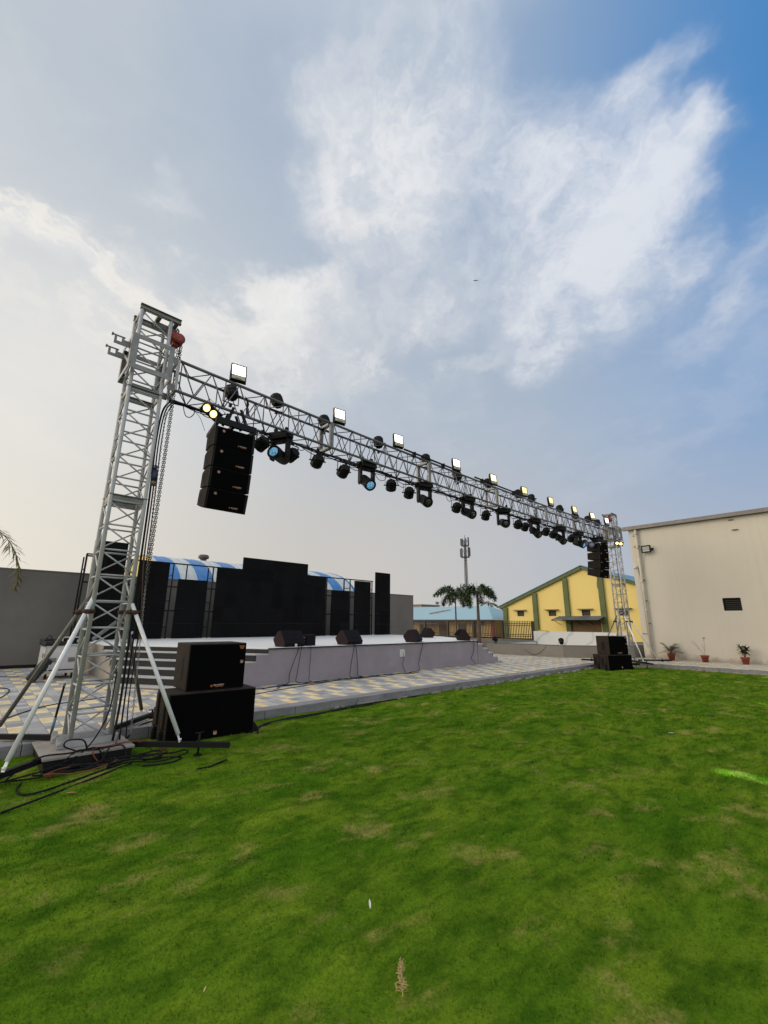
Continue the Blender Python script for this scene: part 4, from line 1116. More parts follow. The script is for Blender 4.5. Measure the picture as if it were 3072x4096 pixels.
led(13.40, 14.40, 3.46, 'black led column between the short right one and the tallest right one')
led(14.74, 15.74, 3.98, 'tallest black led column at the right end of the stage')
fr = empty('screen_scaffold', (9.2, 16.55, SZ)); tag(fr, 'black tube scaffold holding up the led screens', 'scaffold')
def fl(x, y, z): return (x - 9.2, y - 16.55, z - SZ)
for x in (2.47, 3.75, 5.12, 6.56, 8.2, 10.1, 11.85, 13.22, 14.62):
    m = MB(); top_ = 3.52
    for y in (16.56, 17.05): m.bar(fl(x, y, SZ + .0), fl(x, y, top_), .04, .04, (0, 1, 0))
    for z in (1.3, 2.2, 3.1): m.bar(fl(x, 16.58, z), fl(x, 17.03, z), .03, .03)
    m.build('post_frame', BLACKM, fr)
for z in (1.86, 2.69, 3.52):
    m = MB(); m.bar(fl(2.45, 16.59, z), fl(14.7, 16.59, z), .04, .045); m.build('cross_rail', BLACKM, fr)
for x in (5.59, 12.86): 
    m = MB(); m.bar(fl(x, 16.56, 2.9), fl(x, 16.56, 3.5), .035, .035, (0, 1, 0)); m.build('short_upright', BLACKM, fr)
m = MB(); m.bar(fl(2.45, 16.5, 3.57), fl(2.75, 16.5, 3.57), .04, .04); m.bar(fl(2.46, 16.5, SZ), fl(2.46, 16.5, 3.57), .05, .05, (0, 1, 0)); m.build('end_frame', BLACKM, fr)
# ------------------------------------------------------------------ cream building on the right
CREAM = mat('cream_wall_paint', (0.585, 0.545, 0.470), 0.85, 0, 0.45, 0.5, rgb2=(0.52, 0.48, 0.415), bump=0.15, bscale=90)
def stain_wall():
    # faint rain streaks down the plaster and splashed dirt along its foot
    N, L = nt_of(CREAM); p = N['Principled BSDF']; g = N.new('ShaderNodeNewGeometry'); s_ = N.new('ShaderNodeSeparateXYZ'); L.new(g.outputs['Position'], s_.inputs[0])
    old = p.inputs['Base Color'].links[0].from_socket
    mp = N.new('ShaderNodeMapping'); mp.inputs['Scale'].default_value = (1, 5.0, .22); L.new(g.outputs['Position'], mp.inputs['Vector'])
    n = N.new('ShaderNodeTexNoise'); n.inputs['Scale'].default_value = 1.3; n.inputs['Detail'].default_value = 6; L.new(mp.outputs[0], n.inputs['Vector'])
    r = N.new('ShaderNodeMapRange'); r.inputs['From Min'].default_value = .5; r.inputs['From Max'].default_value = .8; r.inputs['To Max'].default_value = .16; L.new(n.outputs['Fac'], r.inputs['Value'])
    x = N.new('ShaderNodeMix'); x.data_type = 'RGBA'; L.new(r.outputs[0], x.inputs['Factor']); L.new(old, x.inputs['A']); x.inputs['B'].default_value = (.42, .385, .32, 1)
    n2 = N.new('ShaderNodeTexNoise'); n2.inputs['Scale'].default_value = 5; n2.inputs['Detail'].default_value = 6; L.new(g.outputs['Position'], n2.inputs['Vector'])
    h = N.new('ShaderNodeMath'); h.operation = 'MULTIPLY_ADD'; h.inputs[1].default_value = .55; h.inputs[2].default_value = .0; L.new(n2.outputs['Fac'], h.inputs[0])
    d = N.new('ShaderNodeMath'); d.operation = 'SUBTRACT'; L.new(h.outputs[0], d.inputs[0]); L.new(s_.outputs[2], d.inputs[1])
    r2 = N.new('ShaderNodeMapRange'); r2.inputs['From Min'].default_value = -.05; r2.inputs['From Max'].default_value = .15; r2.inputs['To Max'].default_value = .6; L.new(d.outputs[0], r2.inputs['Value'])
    y = N.new('ShaderNodeMix'); y.data_type = 'RGBA'; L.new(r2.outputs[0], y.inputs['Factor']); L.new(x.outputs['Result'], y.inputs['A']); y.inputs['B'].default_value = (.30, .235, .16, 1)
    L.new(y.outputs['Result'], p.inputs['Base Color'])
stain_wall()
ROOFM = mat('grey_roof_flashing', (0.21, 0.19, 0.18), 0.5, 0.2, 0.4, 6)
WX, WY = 21.70, 6.71
cb = empty('cream_building', (WX, 0, 0)); tag(cb, 'large plain cream building with a grey roof edge on the right', 'building')
def cbx(m, n, mt, bv=0.0):
    return m.build(n, mt, cb, bv)
# wall with a real opening for the louvre
wy0, wy1, wz0, wz1 = 3.093, 3.667, 2.042, 2.533
m = MB(); m.box(0, .22, wy1, WY, -.05, 5.69); m.box(0, .22, -9, wy0, -.05, 5.69); m.box(0, .22, wy0, wy1, -.05, wz0); m.box(0, .22, wy0, wy1, wz1, 5.69)
m.box(.23, 14, WY - .22, WY - .002, -.05, 5.69); m.box(.5, 14, -8, WY - .5, 5.3, 5.5)
cbx(m, 'wall', CREAM)
m = MB(); m.box(-.17, 14.2, -9.2, WY + .20, 5.80, 5.86); m.box(-.20, -.14, -9.2, WY + .22, 5.695, 5.795); m.box(-.135, .0, -9.2, WY + .20, 5.70, 5.72)
cbx(m, 'roof_edge', ROOFM, 0.004)
wn = MB(); wn.box(.16, .19, wy0, wy1, wz0, wz1); w_ = cbx(wn, 'window', mat('dark_window_void', (0.006, 0.007, 0.008), 0.25))
m = MB(); m.box(.06, .10, wy0 + .002, wy0 + .03, wz0 + .002, wz1 - .002); m.box(.06, .10, wy1 - .03, wy1 - .002, wz0 + .002, wz1 - .002); m.box(.06, .10, wy0 + .031, wy1 - .031, wz0 + .002, wz0 + .03); m.box(.06, .10, wy0 + .031, wy1 - .031, wz1 - .03, wz1 - .002); m.build('frame', BLACKM, w_)
m = MB()
for i in range(6):
    z = wz0 + .05 + i * .072; m.bar((.085, wy0 + .03, z + .02), (.085, wy1 - .03, z + .02), .07, .005, (0.5, 0, 1))
m.build('louvre', mat('dark_green_louvre', (0.010, 0.014, 0.012), 0.4), w_)
PIPEC = mat('cream_pipe_paint', (0.56, 0.51, 0.42), 0.6, 0, 0.4, 4)
m = MB(); py = 6.385
m.tube((-.12, py, .10), (-.12, py, 5.69), .055, 12)
for z in (5.5, 4.85, 3.35, 2.1): m.tube((-.12, py, z - .04), (-.12, py, z + .04), .066, 12)
dpipe = cbx(m, 'downpipe', PIPEC)
for z in (4.92, 3.4, 2.5, 1.55): m = MB(); m.box(-.125, -.001, py - .085, py - .075, z - .012, z + .012); m.box(-.19, -.06, py - .075, py - .060, z - .02, z + .02); m.build('pipe_bracket', RUST, dpipe)
for yy, zz, wd_ in ((WY - .22, 5.42, .1), (WY - .20, 4.92, .1), (2.85, 5.17, .2), (2.92, 5.58, .15)): m = MB(); m.box(-.06, -.001, yy - wd_ / 2, yy + wd_ / 2, zz - .01, zz + .01); cbx(m, 'stub_bracket', RUST)
m = MB(); m.path([(-.012, 6.47, 3.95), (-.012, 6.47, 1.42), (-.012, 6.47, 1.10), (-.012, 6.80 - .12, 1.12)], .012, 6); cbx(m, 'conduit', BLACKM)
m = MB(); m.path(spline([(-.01, 6.10, 4.7), (-.01, 6.16, 4.5), (-.01, 6.2, 4.3), (-.01, 6.26, 4.0), (-.01, 6.3, 3.8)], 5), .007, 5); cbx(m, 'lamp_cable', PIPEC)
wl = empty('wall_floodlight', (WX - .02, 6.03, 4.75)); tag(wl, 'unlit grey floodlight mounted high on the cream wall beside the downpipe', 'floodlight')
m = MB(); Mt = Matrix.Translation((-.16, 0, 0)) @ Matrix.Rotation(R(-4), 4, 'Y'); m.box(-.03, .03, -.185, .185, -.16, .16, Mt); m.build('housing', BLACKM, wl, 0.006)
m = MB(); m.box(-.036, -.0305, -.135, .135, -.055, .108, Mt); m.build('glass', mat('grey_lamp_glass', (0.35, 0.37, 0.36), 0.2), wl)
m = MB(); m.box(-.038, -.0305, -.135, .135, -.108, -.065, Mt); m.build('driver_cover', mat('pale_lamp_cover', (0.55, 0.55, 0.53), 0.4), wl)
m = MB(); m.bar((-.14, -.18, 0), (.0, -.20, -.02), .012, .035); m.box(-.01, .018, -.24, -.16, -.06, .04); m.build('bracket', BLACKM, wl)
cc = empty('security_camera', (WX - .02, 6.57, 3.98)); tag(cc, 'white security camera on the left edge of the cream wall', 'camera')
m = MB(); m.tube((-.22, .06, -.04), (-.05, -.01, .02), .035, 12); m.tube((-.235, .066, -.046), (-.222, .06, -.04), .026, 12); m.build('body', mat('white_camera_plastic', (0.7, 0.7, 0.68), 0.4), cc)
m = MB(); m.box(-.05, .018, -.05, .05, -.03, .09); m.box(-.035, .018, -.07, -.055, -.30, .04); m.build('mount', mat('white_camera_mount', (0.6, 0.6, 0.58), 0.5), cc)

# potted plants along the cream wall
POT = mat('terracotta_pot', (0.30, 0.055, 0.03), 0.6, 0, 0.6, 12, rgb2=(0.20, 0.045, 0.03))
SOIL = mat('dark_soil', (0.05, 0.035, 0.025), 0.95)
LEAFD = mat('dark_croton_leaf', (0.035, 0.055, 0.014), 0.5, 0, 0.7, 20, rgb2=(0.10, 0.07, 0.02))
LEAFO = mat('olive_palm_leaf', (0.075, 0.085, 0.025), 0.55, 0, 0.6, 20, rgb2=(0.13, 0.11, 0.05))
STEMB = mat('brown_stem', (0.10, 0.07, 0.045), 0.8)
STEMG = mat('pale_bare_twig', (0.26, 0.23, 0.19), 0.8)
def leaf(mb, p, d, ln, w, droop, n=4):
    p = Vector(p); d = Vector(d).normalized(); sd = d.cross(Vector((0, 0, 1)))
    if sd.length < .05: sd = Vector((1, 0, 0))
    sd.normalize(); pts = []
    for i in range(n + 1):
        t = i / n; ww = w * math.sin(math.pi * (0.12 + 0.86 * t)) ** 0.8 if i < n else 0.001
        c = p + d * (ln * t) - Vector((0, 0, droop * t * t)); pts += [c - sd * ww / 2, c + sd * ww / 2]
    mb.add(pts, [(2 * i, 2 * i + 1, 2 * i + 3, 2 * i + 2) for i in range(n)], True)
def pot(loc, lab, kind, seed):
    random.seed(seed)
    t = empty('potted_plant', loc); tag(t, lab, 'potted plant', 'potted plants along the cream wall')
    m = MB(); m.lathe([(.118, 0), (.165, .25), (.186, .255), (.190, .31), (.172, .312), (.165, .27), (.0, .268)], 20); m.build('pot', POT, t)
    m = MB(); m.lathe([(.0, .2685), (.15, .2685), (.12, .285), (.0, .29)], 12); m.build('soil', SOIL, t)
    s, l = MB(), MB()
    if kind == 'arch':
        for i in range(17):
            a = random.uniform(0, 6.28); el = random.uniform(.6, 1.3); ln = random.uniform(.45, .70); d = Vector((math.cos(a) * math.cos(el), math.sin(a) * math.cos(el), math.sin(el)))
            pts = [Vector((0, 0, .28)) + d * (ln * u) - Vector((0, 0, .35 * u * u * (1.3 - el * .6))) + Vector((math.cos(a), math.sin(a), 0)) * .12 * u * u for u in [k / 6 for k in range(7)]]
            s.path(pts, [.007 * (1 - .1 * k) for k in range(7)], 4)
            for k in range(2, 7):
                for q in (-1, 1):
                    sd = Vector((-math.sin(a), math.cos(a), 0)) * q
                    leaf(l, pts[k], sd * .8 + d * .5, .17, .036, .06, 3); leaf(l, pts[k] * .5 + pts[k - 1] * .5, sd * .8 + d * .4, .17, .034, .05, 3)
        lm = LEAFO
    elif kind == 'bare':
        br = [[(0, 0, .28), (-.0, .03, .36), (-.02, .12, .50), (-.02, .20, .66), (.0, .25, .78)], [(0, 0, .3), (.0, -.03, .45), (.0, -.05, .62), (.0, -.06, .80), (0, -.06, .98)], [(-.01, .06, .42), (.0, .14, .50), (.0, .22, .58)], [(.0, .17, .60), (.02, .28, .68), (.0, .36, .82)], [(0, -.03, .45), (.02, .0, .60), (0, .02, .72)]]
        for b in br: s.path(spline(b, 3), .006, 5)
        for i in range(26): a = random.uniform(0, 6.28); leaf(l, (random.gauss(0, .03), -.06 + random.gauss(0, .03), .92 + random.gauss(0, .04)), (math.cos(a), math.sin(a), .5), .07, .028, .02, 3)
        for i in range(22): a = random.uniform(0, 6.28); leaf(l, (random.gauss(0, .03), .33 + random.gauss(0, .06), .76 + random.gauss(0, .06)), (math.cos(a), math.sin(a), .3), .045, .012, .02, 2)
        lm = LEAFO
    else:
        for i in range(4):
            a = i * 1.6; pts = spline([(0, 0, .28), (.05 * math.cos(a), .05 * math.sin(a), .42), (.09 * math.cos(a), .09 * math.sin(a), .60)], 3); s.path(pts, .011, 5)
            for k in range(26):
                a2 = random.uniform(0, 6.28); el = random.uniform(-.3, 1.1); u = random.uniform(.35, 1.0); c = Vector((.11 * math.cos(a) * u, .11 * math.sin(a) * u, .28 + .36 * u))
                leaf(l, c, (math.cos(a2) * math.cos(el), math.sin(a2) * math.cos(el), math.sin(el)), random.uniform(.16, .30), .05, random.uniform(.02, .12), 4)
        lm = LEAFD
    for o_ in (s.build('stems', STEMG if kind == 'bare' else STEMB, t), l.build('leaves', lm, t)): o_.scale = (1.25, 1.25, 1.25); o_.location = (0, 0, -.07)
    t.scale = (.79, .79, .82)
pot((21.28, 5.60, .1), 'red pot with an arching thin-leaved plant, nearest the downpipe', 'arch', 5)
pot((21.28, 4.47, .1), 'red pot with an almost bare twiggy plant, the middle one of three', 'bare', 6)
pot((21.28, 3.23, .1), 'red pot with a bushy dark croton plant, below the black window', 'croton', 8)

# ------------------------------------------------------------------ planter platform with a white marble basin
PLGREY = mat('grey_platform_plaster', (0.255, 0.235, 0.205), 0.85, 0, 0.6, 1.5, rgb2=(0.19, 0.175, 0.155), bump=0.2, bscale=60)
def marble():
    m = bpy.data.materials.new('white_veined_marble'); N, L = nt_of(m); p = N['Principled BSDF']; p.inputs['Roughness'].default_value = 0.35
    g = N.new('ShaderNodeTexCoord'); w = N.new('ShaderNodeTexWave'); w.wave_type = 'BANDS'; w.bands_direction = 'DIAGONAL'; w.inputs['Scale'].default_value = .55; w.inputs['Distortion'].default_value = 5; w.inputs['Detail'].default_value = 4; w.inputs['Detail Scale'].default_value = 1.5
    L.new(g.outputs['Object'], w.inputs['Vector']); r = N.new('ShaderNodeMapRange'); r.inputs['From Min'].default_value = .93; r.inputs['From Max'].default_value = 1.0; L.new(w.outputs['Fac'], r.inputs['Value'])
    n = N.new('ShaderNodeTexNoise'); n.inputs['Scale'].default_value = 2.2; L.new(g.outputs['Object'], n.inputs['Vector'])
    mu = N.new('ShaderNodeMath'); mu.operation = 'MULTIPLY'; L.new(r.outputs[0], mu.inputs[0]); L.new(n.outputs['Fac'], mu.inputs[1])
    x = N.new('ShaderNodeMix'); x.data_type = 'RGBA'; x.inputs['A'].default_value = (.60, .61, .60, 1); x.inputs['B'].default_value = (.32, .33, .34, 1); L.new(mu.outputs[0], x.inputs['Factor']); L.new(x.outputs['Result'], p.inputs['Base Color'])
    return m
MARB = marble()
pf = empty('planter_platform', (19, 10, 0)); tag(pf, 'low grey platform with a white marble basin, between stage and far tower', 'platform')
Z1 = .60
def pq(P): return [(x - 19, y - 10) for x, y in P]
out = [(18.72, 12.72), (19.02, 9.07), (20.25, 7.62), (21.25, 7.05), (25.5, 7.05), (25.5, 12.72)]
inn = [(19.02, 12.48), (19.28, 9.20), (20.40, 7.88), (21.33, 7.35), (25.3, 7.35), (25.3, 12.48)]
m = MB(); n = len(out); a, b = pq(out), pq(inn)
for i in range(n):
    j = (i + 1) % n; m.slab([a[i], a[j], b[j], b[i]], -.05, Z1 - .022)
m.build('outer_wall', PLGREY, pf)
m = MB(); 
for i in range(n):
    j = (i + 1) % n; m.slab([a[i], a[j], b[j], b[i]], Z1 - .020, Z1 + .004)
m.build('coping', mat('dark_granite_coping', (0.085, 0.08, 0.08), 0.4), pf)
m = MB(); m.slab(b, -.05, .42); m.build('basin_floor', MARB, pf)
m = MB(); m.box(3.7, 3.9, -2.4, 2.38, .4201, 1.115); m.box(.35, 3.69, 2.25, 2.37, .4201, .57); m.build('basin_wall', MARB, pf)
m = MB(); m.box(.35, 3.69, 2.24, 2.39, .5705, .60); m.build('basin_coping', mat('green_grey_coping', (0.16, 0.18, 0.16), 0.5), pf)
m = MB()
for i in range(14):
    x, y = 4 - .25 + random.uniform(-.1, .1), 2.15 - i * .04; m.path(spline([(x, y, 1.12), (x + .05, y - .06, 1.15), (x, y - .12, 1.125)], 3), .016, 4)
yc = m.build('cloth', mat('yellow_cloth', (0.55, 0.40, 0.05), 0.9)); yc.location = (19, 10, 0); tag(yc, 'crumpled yellow cloth lying on the white marble wall by the fence', 'cloth')
def floor_par(loc, rz, lab):
    t = empty('floor_light', loc, rz); tag(t, lab, 'floor light', 'black floor lights on the planter coping')
    m = MB(); M_ = Matrix.Translation((0, 0, .15)) @ Matrix.Rotation(R(50), 4, 'X'); m.lathe([(.03, -.11), (.085, -.10), (.10, .0), (.118, .08), (.118, .11), (.0, .10)], 10, M_, False); m.build('can', BLACKP, t)
    m = MB()
    for sx in (-1, 1): m.bar((sx * .12, 0, .15), (sx * .15, 0, .0), .006, .03, (0, 1, 0)); m.bar((sx * .15, -.06, .004), (sx * .15, .06, .004), .03, .008)
    m.build('stand', BLACKM, t)
floor_par((18.86, 12.3, Z1 + .005), R(200), 'small black floor light on the grey coping, left end by the stage steps')
floor_par((19.12, 9.15, Z1 + .005), R(120), 'small black floor light on the corner of the grey coping, before the white marble wall')
m = MB(); m.path(spline([(18.93, 11.0, .58), (18.88, 10.75, .35), (18.90, 10.4, .17), (18.93, 10.05, .28), (18.97, 9.75, .58)], 6), .008, 5); tag(m.build('cable', RUBBER), 'black cable drooping over the front of the grey planter platform', 'cable', 'loose black cables')

# ------------------------------------------------------------------ yellow hall
YELL = mat('yellow_hall_paint', (0.76, 0.60, 0.205), 0.85, 0, 0.5, 0.35, rgb2=(0.68, 0.53, 0.19), bump=0.1, bscale=50)
GREENP = mat('green_trim_paint', (0.115, 0.145, 0.055), 0.8, 0, 0.4, 1.5)
DARKW = mat('dark_opening', (0.02, 0.015, 0.012), 0.6)
CANR = mat('blue_grey_sheet_roof', (0.13, 0.16, 0.20), 0.5, 0.1, 0.3, 3)
HX = 45.0
yh = empty('yellow_hall', (HX, 18.7, 0)); tag(yh, 'yellow gabled hall with green pilasters behind the white marble wall', 'building')
def gz(y): return 7.10 - abs(y - 18.7) * .393
wins = [25.911, 22.224, 18.723, 15.221, 11.7]
m = MB(); ys = sorted([9.36, 28.04] + [w + s_ * .42 for w in wins for s_ in (-1, 1)] + [18.7 - 1e-3])
z0, z1 = 2.30, 2.88
for i in range(len(ys) - 1):
    a, b = ys[i], ys[i + 1]; c = (a + b) / 2
    isw = any(abs(c - w) < .42 for w in wins)
    def seg(za, zb0, zb1): m.add([(0, a - 18.7, za), (0, b - 18.7, za), (0, b - 18.7, zb1), (0, a - 18.7, zb0), (.25, a - 18.7, za), (.25, b - 18.7, za), (.25, b - 18.7, zb1), (.25, a - 18.7, zb0)], [(0, 3, 2, 1), (4, 5, 6, 7), (0, 1, 5, 4), (1, 2, 6, 5), (2, 3, 7, 6), (3, 0, 4, 7)])
    if isw: seg(-.05, z0, z0); seg(z1, gz(a), gz(b))
    else: seg(-.05, gz(a), gz(b))
m.box(.251, 30, 9.0, 9.3, -.05, 3.3); m.box(.251, 30, -9.35, -9.1, -.05, 3.3)
m.build('wall', YELL, yh)
for w in wins:
    m = MB(); m.box(.12, .16, w - 18.7 - .42, w - 18.7 + .42, z0, z1); wd = m.build('window', DARKW, yh)
    m = MB(); m.box(-.40, -.002, w - 18.7 - .72, w - 18.7 + .72, z1 + .02, z1 + .11); m.build('window_hood', mat('weathered_concrete_hood', (0.22, 0.19, 0.13), 0.9), wd)
for y in (27.75, 24.04, 20.52, 16.98, 13.4, 9.65):
    m = MB(); m.box(-.22, -.001, y - 18.7 - .25, y - 18.7 + .25, -.05, gz(y) - .26); m.build('pilaster', GREENP, yh)
for s_ in (-1, 1):
    m = MB(); a, b = Vector((-.12, s_ * 9.75, gz(18.7 + 9.75) - .03)), Vector((-.12, 0, 7.10 - .03)); m.bar(a, b, .26, .30, (0, 0, 1)); m.build('verge_band', GREENP, yh)
    m = MB(); a, b = Vector((0, s_ * 10.1, gz(18.7 + 10.1) + .22)), Vector((0, 0, 7.33))
    m.add([(-.3, a.y, a.z), (30, a.y, a.z), (30, 0, b.z), (-.3, 0, b.z), (-.3, a.y, a.z - .06), (30, a.y, a.z - .06), (30, 0, b.z - .06), (-.3, 0, b.z - .06)], [(0, 1, 2, 3), (7, 6, 5, 4), (0, 4, 5, 1), (1, 5, 6, 2), (3, 2, 6, 7), (0, 3, 7, 4)])
    m.build('roof_slope', mat('blue_sheet_roof', (0.10, 0.28, 0.42), 0.45, 0, 0.3, 2), yh)
m = MB(); P = []
n = 60
for i in range(n + 1):
    y = 16.9 + (21.55 - 16.9) * i / n - 18.7; z = .022 * (1 if i % 2 else -1); P += [(-1.9, y, 1.90 + z), (-.0, y, 2.28 + z)]
m.add(P, [(2 * i, 2 * i + 1, 2 * i + 3, 2 * i + 2) for i in range(n)])
cn = m.build('canopy', CANR, yh)
m = MB()
for i in range(5): y = 16.95 + i * 1.13 - 18.7; m.bar((-1.85, y, 1.84), (0, y, 2.2), .05, .05); m.bar((-1.5, y, 1.88), (0, y, 1.45), .04, .04)
m.bar((-1.85, -1.75, 1.83), (-1.85, 2.8, 1.83), .05, .05); m.build('canopy_frame', BLACKM, cn)
m = MB(); m.box(-.03, .0, 17.4 - 18.7, 20.3 - 18.7, -.05, 1.9); m.build('door', mat('brown_shed_door', (0.16, 0.10, 0.035), 0.7, 0, 0.5, 2), yh)

# ------------------------------------------------------------------ blue roofed building behind the fence
bb = empty('blue_roof_building', (45, 36, 0)); tag(bb, 'long low ochre building with a pale blue sheet roof behind the fence', 'building')
OCH = mat('ochre_wall', (0.52, 0.37, 0.15), 0.85, 0, 0.5, 0.6)
m = MB(); m.box(.6, 8, -6.2, 22, -.05, 1.95); m.build('wall', OCH, bb)
m = MB(); ya, yb = -6.65, 22.5
m.add([(-.3, ya, 1.90), (-.3, yb, 2.0), (4.4, yb, 3.9), (4.4, ya + 3.7, 3.72), (9.2, ya, 1.9), (9.2, yb, 2.0)], [(0, 3, 2, 1), (0, 4, 3), (4, 5, 2, 3)])
rf = m.build('roof', mat('pale_blue_sheet_roof', (0.26, 0.42, 0.50), 0.5, 0.0, 0.35, 0.6, rgb2=(0.30, 0.44, 0.50)), bb)
m = MB(); m.add([(1.45, 4.6, 2.74), (1.75, 4.9, 2.86), (3.1, 2.35, 3.36), (2.9, 2.1, 3.28)], [(0, 1, 2, 3)]); 
for i in range(4): m.v[i] = (m.v[i][0], m.v[i][1], m.v[i][2] + .03)
m.build('rust_stain_strip', mat('rusty_roof_strip', (0.33, 0.25, 0.20), 0.7), rf)
m = MB(); m.box(-.36, -.30, ya, yb, 1.80, 1.94); m.build('eaves_board', DARKW, bb)
for y in (-1.5, 1.6, 5.0):
    m = MB(); m.box(.55, .599, y - .6, y + .6, .0, 1.5); m.build('door', mat('dark_brown_door', (0.07, 0.04, 0.025), 0.7), bb)
for y in (-4.6, 3.3, 6.8, 9.0):
    m = MB(); m.box(.55, .599, y - .25, y + .25, 1.35, 1.7); m.build('window', DARKW, bb)
m = MB(); m.add([(-1.2, 1.2, 1.42), (.58, 1.2, 1.62), (.58, 5.9, 1.62), (-1.2, 5.9, 1.42)], [(0, 1, 2, 3)]); m.build('awning', mat('bright_blue_awning', (0.06, 0.20, 0.42), 0.5), bb)
for y0 in (-6.2, -3.6): m = MB(); m.box(.50, .598, y0, y0 + .4, 0, 1.9); m.build('red_pilaster', mat('dull_red_paint', (0.20, 0.035, 0.03), 0.8), bb)

# ------------------------------------------------------------------ striped barrel roof shed behind the wall
def stripes():
    m = bpy.data.materials.new('striped_roof_sheet'); N, L = nt_of(m); p = N['Principled BSDF']; p.inputs['Roughness'].default_value = 0.4
    g = N.new('ShaderNodeNewGeometry'); s_ = N.new('ShaderNodeSeparateXYZ'); L.new(g.outputs['Position'], s_.inputs[0])
    a = N.new('ShaderNodeMath'); a.operation = 'MULTIPLY_ADD'; a.inputs[1].default_value = 1 / 1.52; a.inputs[2].default_value = .12; L.new(s_.outputs[0], a.inputs[0])
    f = N.new('ShaderNodeMath'); f.operation = 'FRACT'; L.new(a.outputs[0], f.inputs[0]); c = N.new('ShaderNodeMath'); c.operation = 'LESS_THAN'; c.inputs[1].default_value = .5; L.new(f.outputs[0], c.inputs[0])
    x = N.new('ShaderNodeMix'); x.data_type = 'RGBA'; x.inputs['A'].default_value = (.62, .66, .66, 1); x.inputs['B'].default_value = (.045, .22, .55, 1); L.new(c.outputs[0], x.inputs['Factor'])
    n = N.new('ShaderNodeTexNoise'); n.inputs['Scale'].default_value = 1.4; n.inputs['Detail'].default_value = 6; L.new(g.outputs['Position'], n.inputs['Vector'])
    y = N.new('ShaderNodeMix'); y.data_type = 'RGBA'; y.blend_type = 'MULTIPLY'; y.inputs['B'].default_value = (.72, .74, .74, 1); L.new(n.outputs['Fac'], y.inputs['Factor']); L.new(x.outputs['Result'], y.inputs['A']); L.new(y.outputs['Result'], p.inputs['Base Color'])
    return m
sh = empty('barrel_roof_shed', (14, 24, 0)); tag(sh, 'shed with a blue and white striped barrel roof behind the boundary wall', 'shed')
YC, RR = 24.0, 4.0
m = MB(); xs = [5.75 + .09 * i for i in range(int(11.1 / .09))]; na = 22
def arc(k): 
    th = math.pi * (.0 + 1.0 * k / na); return (-math.cos(th) * RR, 2.35 + math.sin(th) * 2.30)
vs = []
for i, x in enumerate(xs):
    rip = .018 * math.sin(i * math.pi / 2)
    for k in range(na + 1):
        y, z = arc(k); vs.append((x - 14, y, z + rip))
fs = [(i * (na + 1) + k, (i + 1) * (na + 1) + k, (i + 1) * (na + 1) + k + 1, i * (na + 1) + k + 1) for i in range(len(xs) - 1) for k in range(na)]
m.add(vs, fs, False); m.build('roof', stripes(), sh)
gp = [arc(k) for k in range(na + 1)]
m = MB(); m.add([(5.80 - 14, y, z) for y, z in gp] + [(5.80 - 14, 4, 0), (5.80 - 14, -4, 0)], [tuple(range(na + 3))]); m.build('gable_wall', YELL, sh)
m = MB(); m.box(5.81 - 14, 2.8, -3.9, -3.7, 0, 2.5); m.build('side_wall', YELL, sh)
m = MB(); m.tube((8.9 - 14, 0, 4.6), (8.9 - 14, 0, 4.80), .16, 14); m.lathe([(.16, 4.80), (.27, 4.83), (.27, 4.98), (.2, 5.03), (.0, 5.05)], 16, Matrix.Translation((8.9 - 14, 0, 0))); m.build('ventilator', mat('brown_ventilator', (0.13, 0.09, 0.085), 0.6, 0.2), sh)

# ------------------------------------------------------------------ palms
FROND = mat('palm_leaflet', (0.026, 0.050, 0.012), 0.55, 0, 0.7, 3, rgb2=(0.055, 0.085, 0.02))
FRONDY = mat('yellowing_leaflet', (0.17, 0.13, 0.03), 0.6, 0, 0.6, 5, rgb2=(0.07, 0.09, 0.02))
TRUNK = mat('palm_trunk_bark', (0.14, 0.105, 0.08), 0.9, 0, 0.6, 6, rgb2=(0.08, 0.06, 0.05), stretch=(1, 1, 5), bump=0.4, bscale=20)
SHAFT = mat('green_palm_shaft', (0.06, 0.085, 0.035), 0.6)
def frond(fb, rb, base, az, el, ln, arch, lw, ll, nleaf, plume):
    d0 = Vector((math.cos(az), math.sin(az), 0)); pts = []
    for i in range(15):
        t = i / 14; e = el - arch * t * t * 1.0
        pts.append(base.copy() if i == 0 else pts[-1] + (d0 * math.cos(el - arch * t) + Vector((0, 0, math.sin(el - arch * t)))) * (ln / 14))
    rb.path(pts, [.018 * (1 - .9 * i / 14) + .003 for i in range(15)], 4)
    sd = Vector((-math.sin(az), math.cos(az), 0))
    for i in range(nleaf):
        t = .14 + .86 * i / nleaf; k = min(int(t * 14), 13); p = pts[k].lerp(pts[k + 1], t * 14 - k); tg = (pts[k + 1] - pts[k]).normalized(); up = sd.cross(tg)
        l2 = ll * math.sin(math.pi * (.12 + .80 * t)) ** .7
        for s_ in (-1, 1):
            ang = random.uniform(-plume, plume)
            dd = (sd * s_ * math.cos(ang) + up * math.sin(ang) + tg * random.uniform(.35, .6)).normalized()
            leaf(fb, p, dd, l2 * random.uniform(.8, 1.1), lw, l2 * random.uniform(.25, .5), 2)
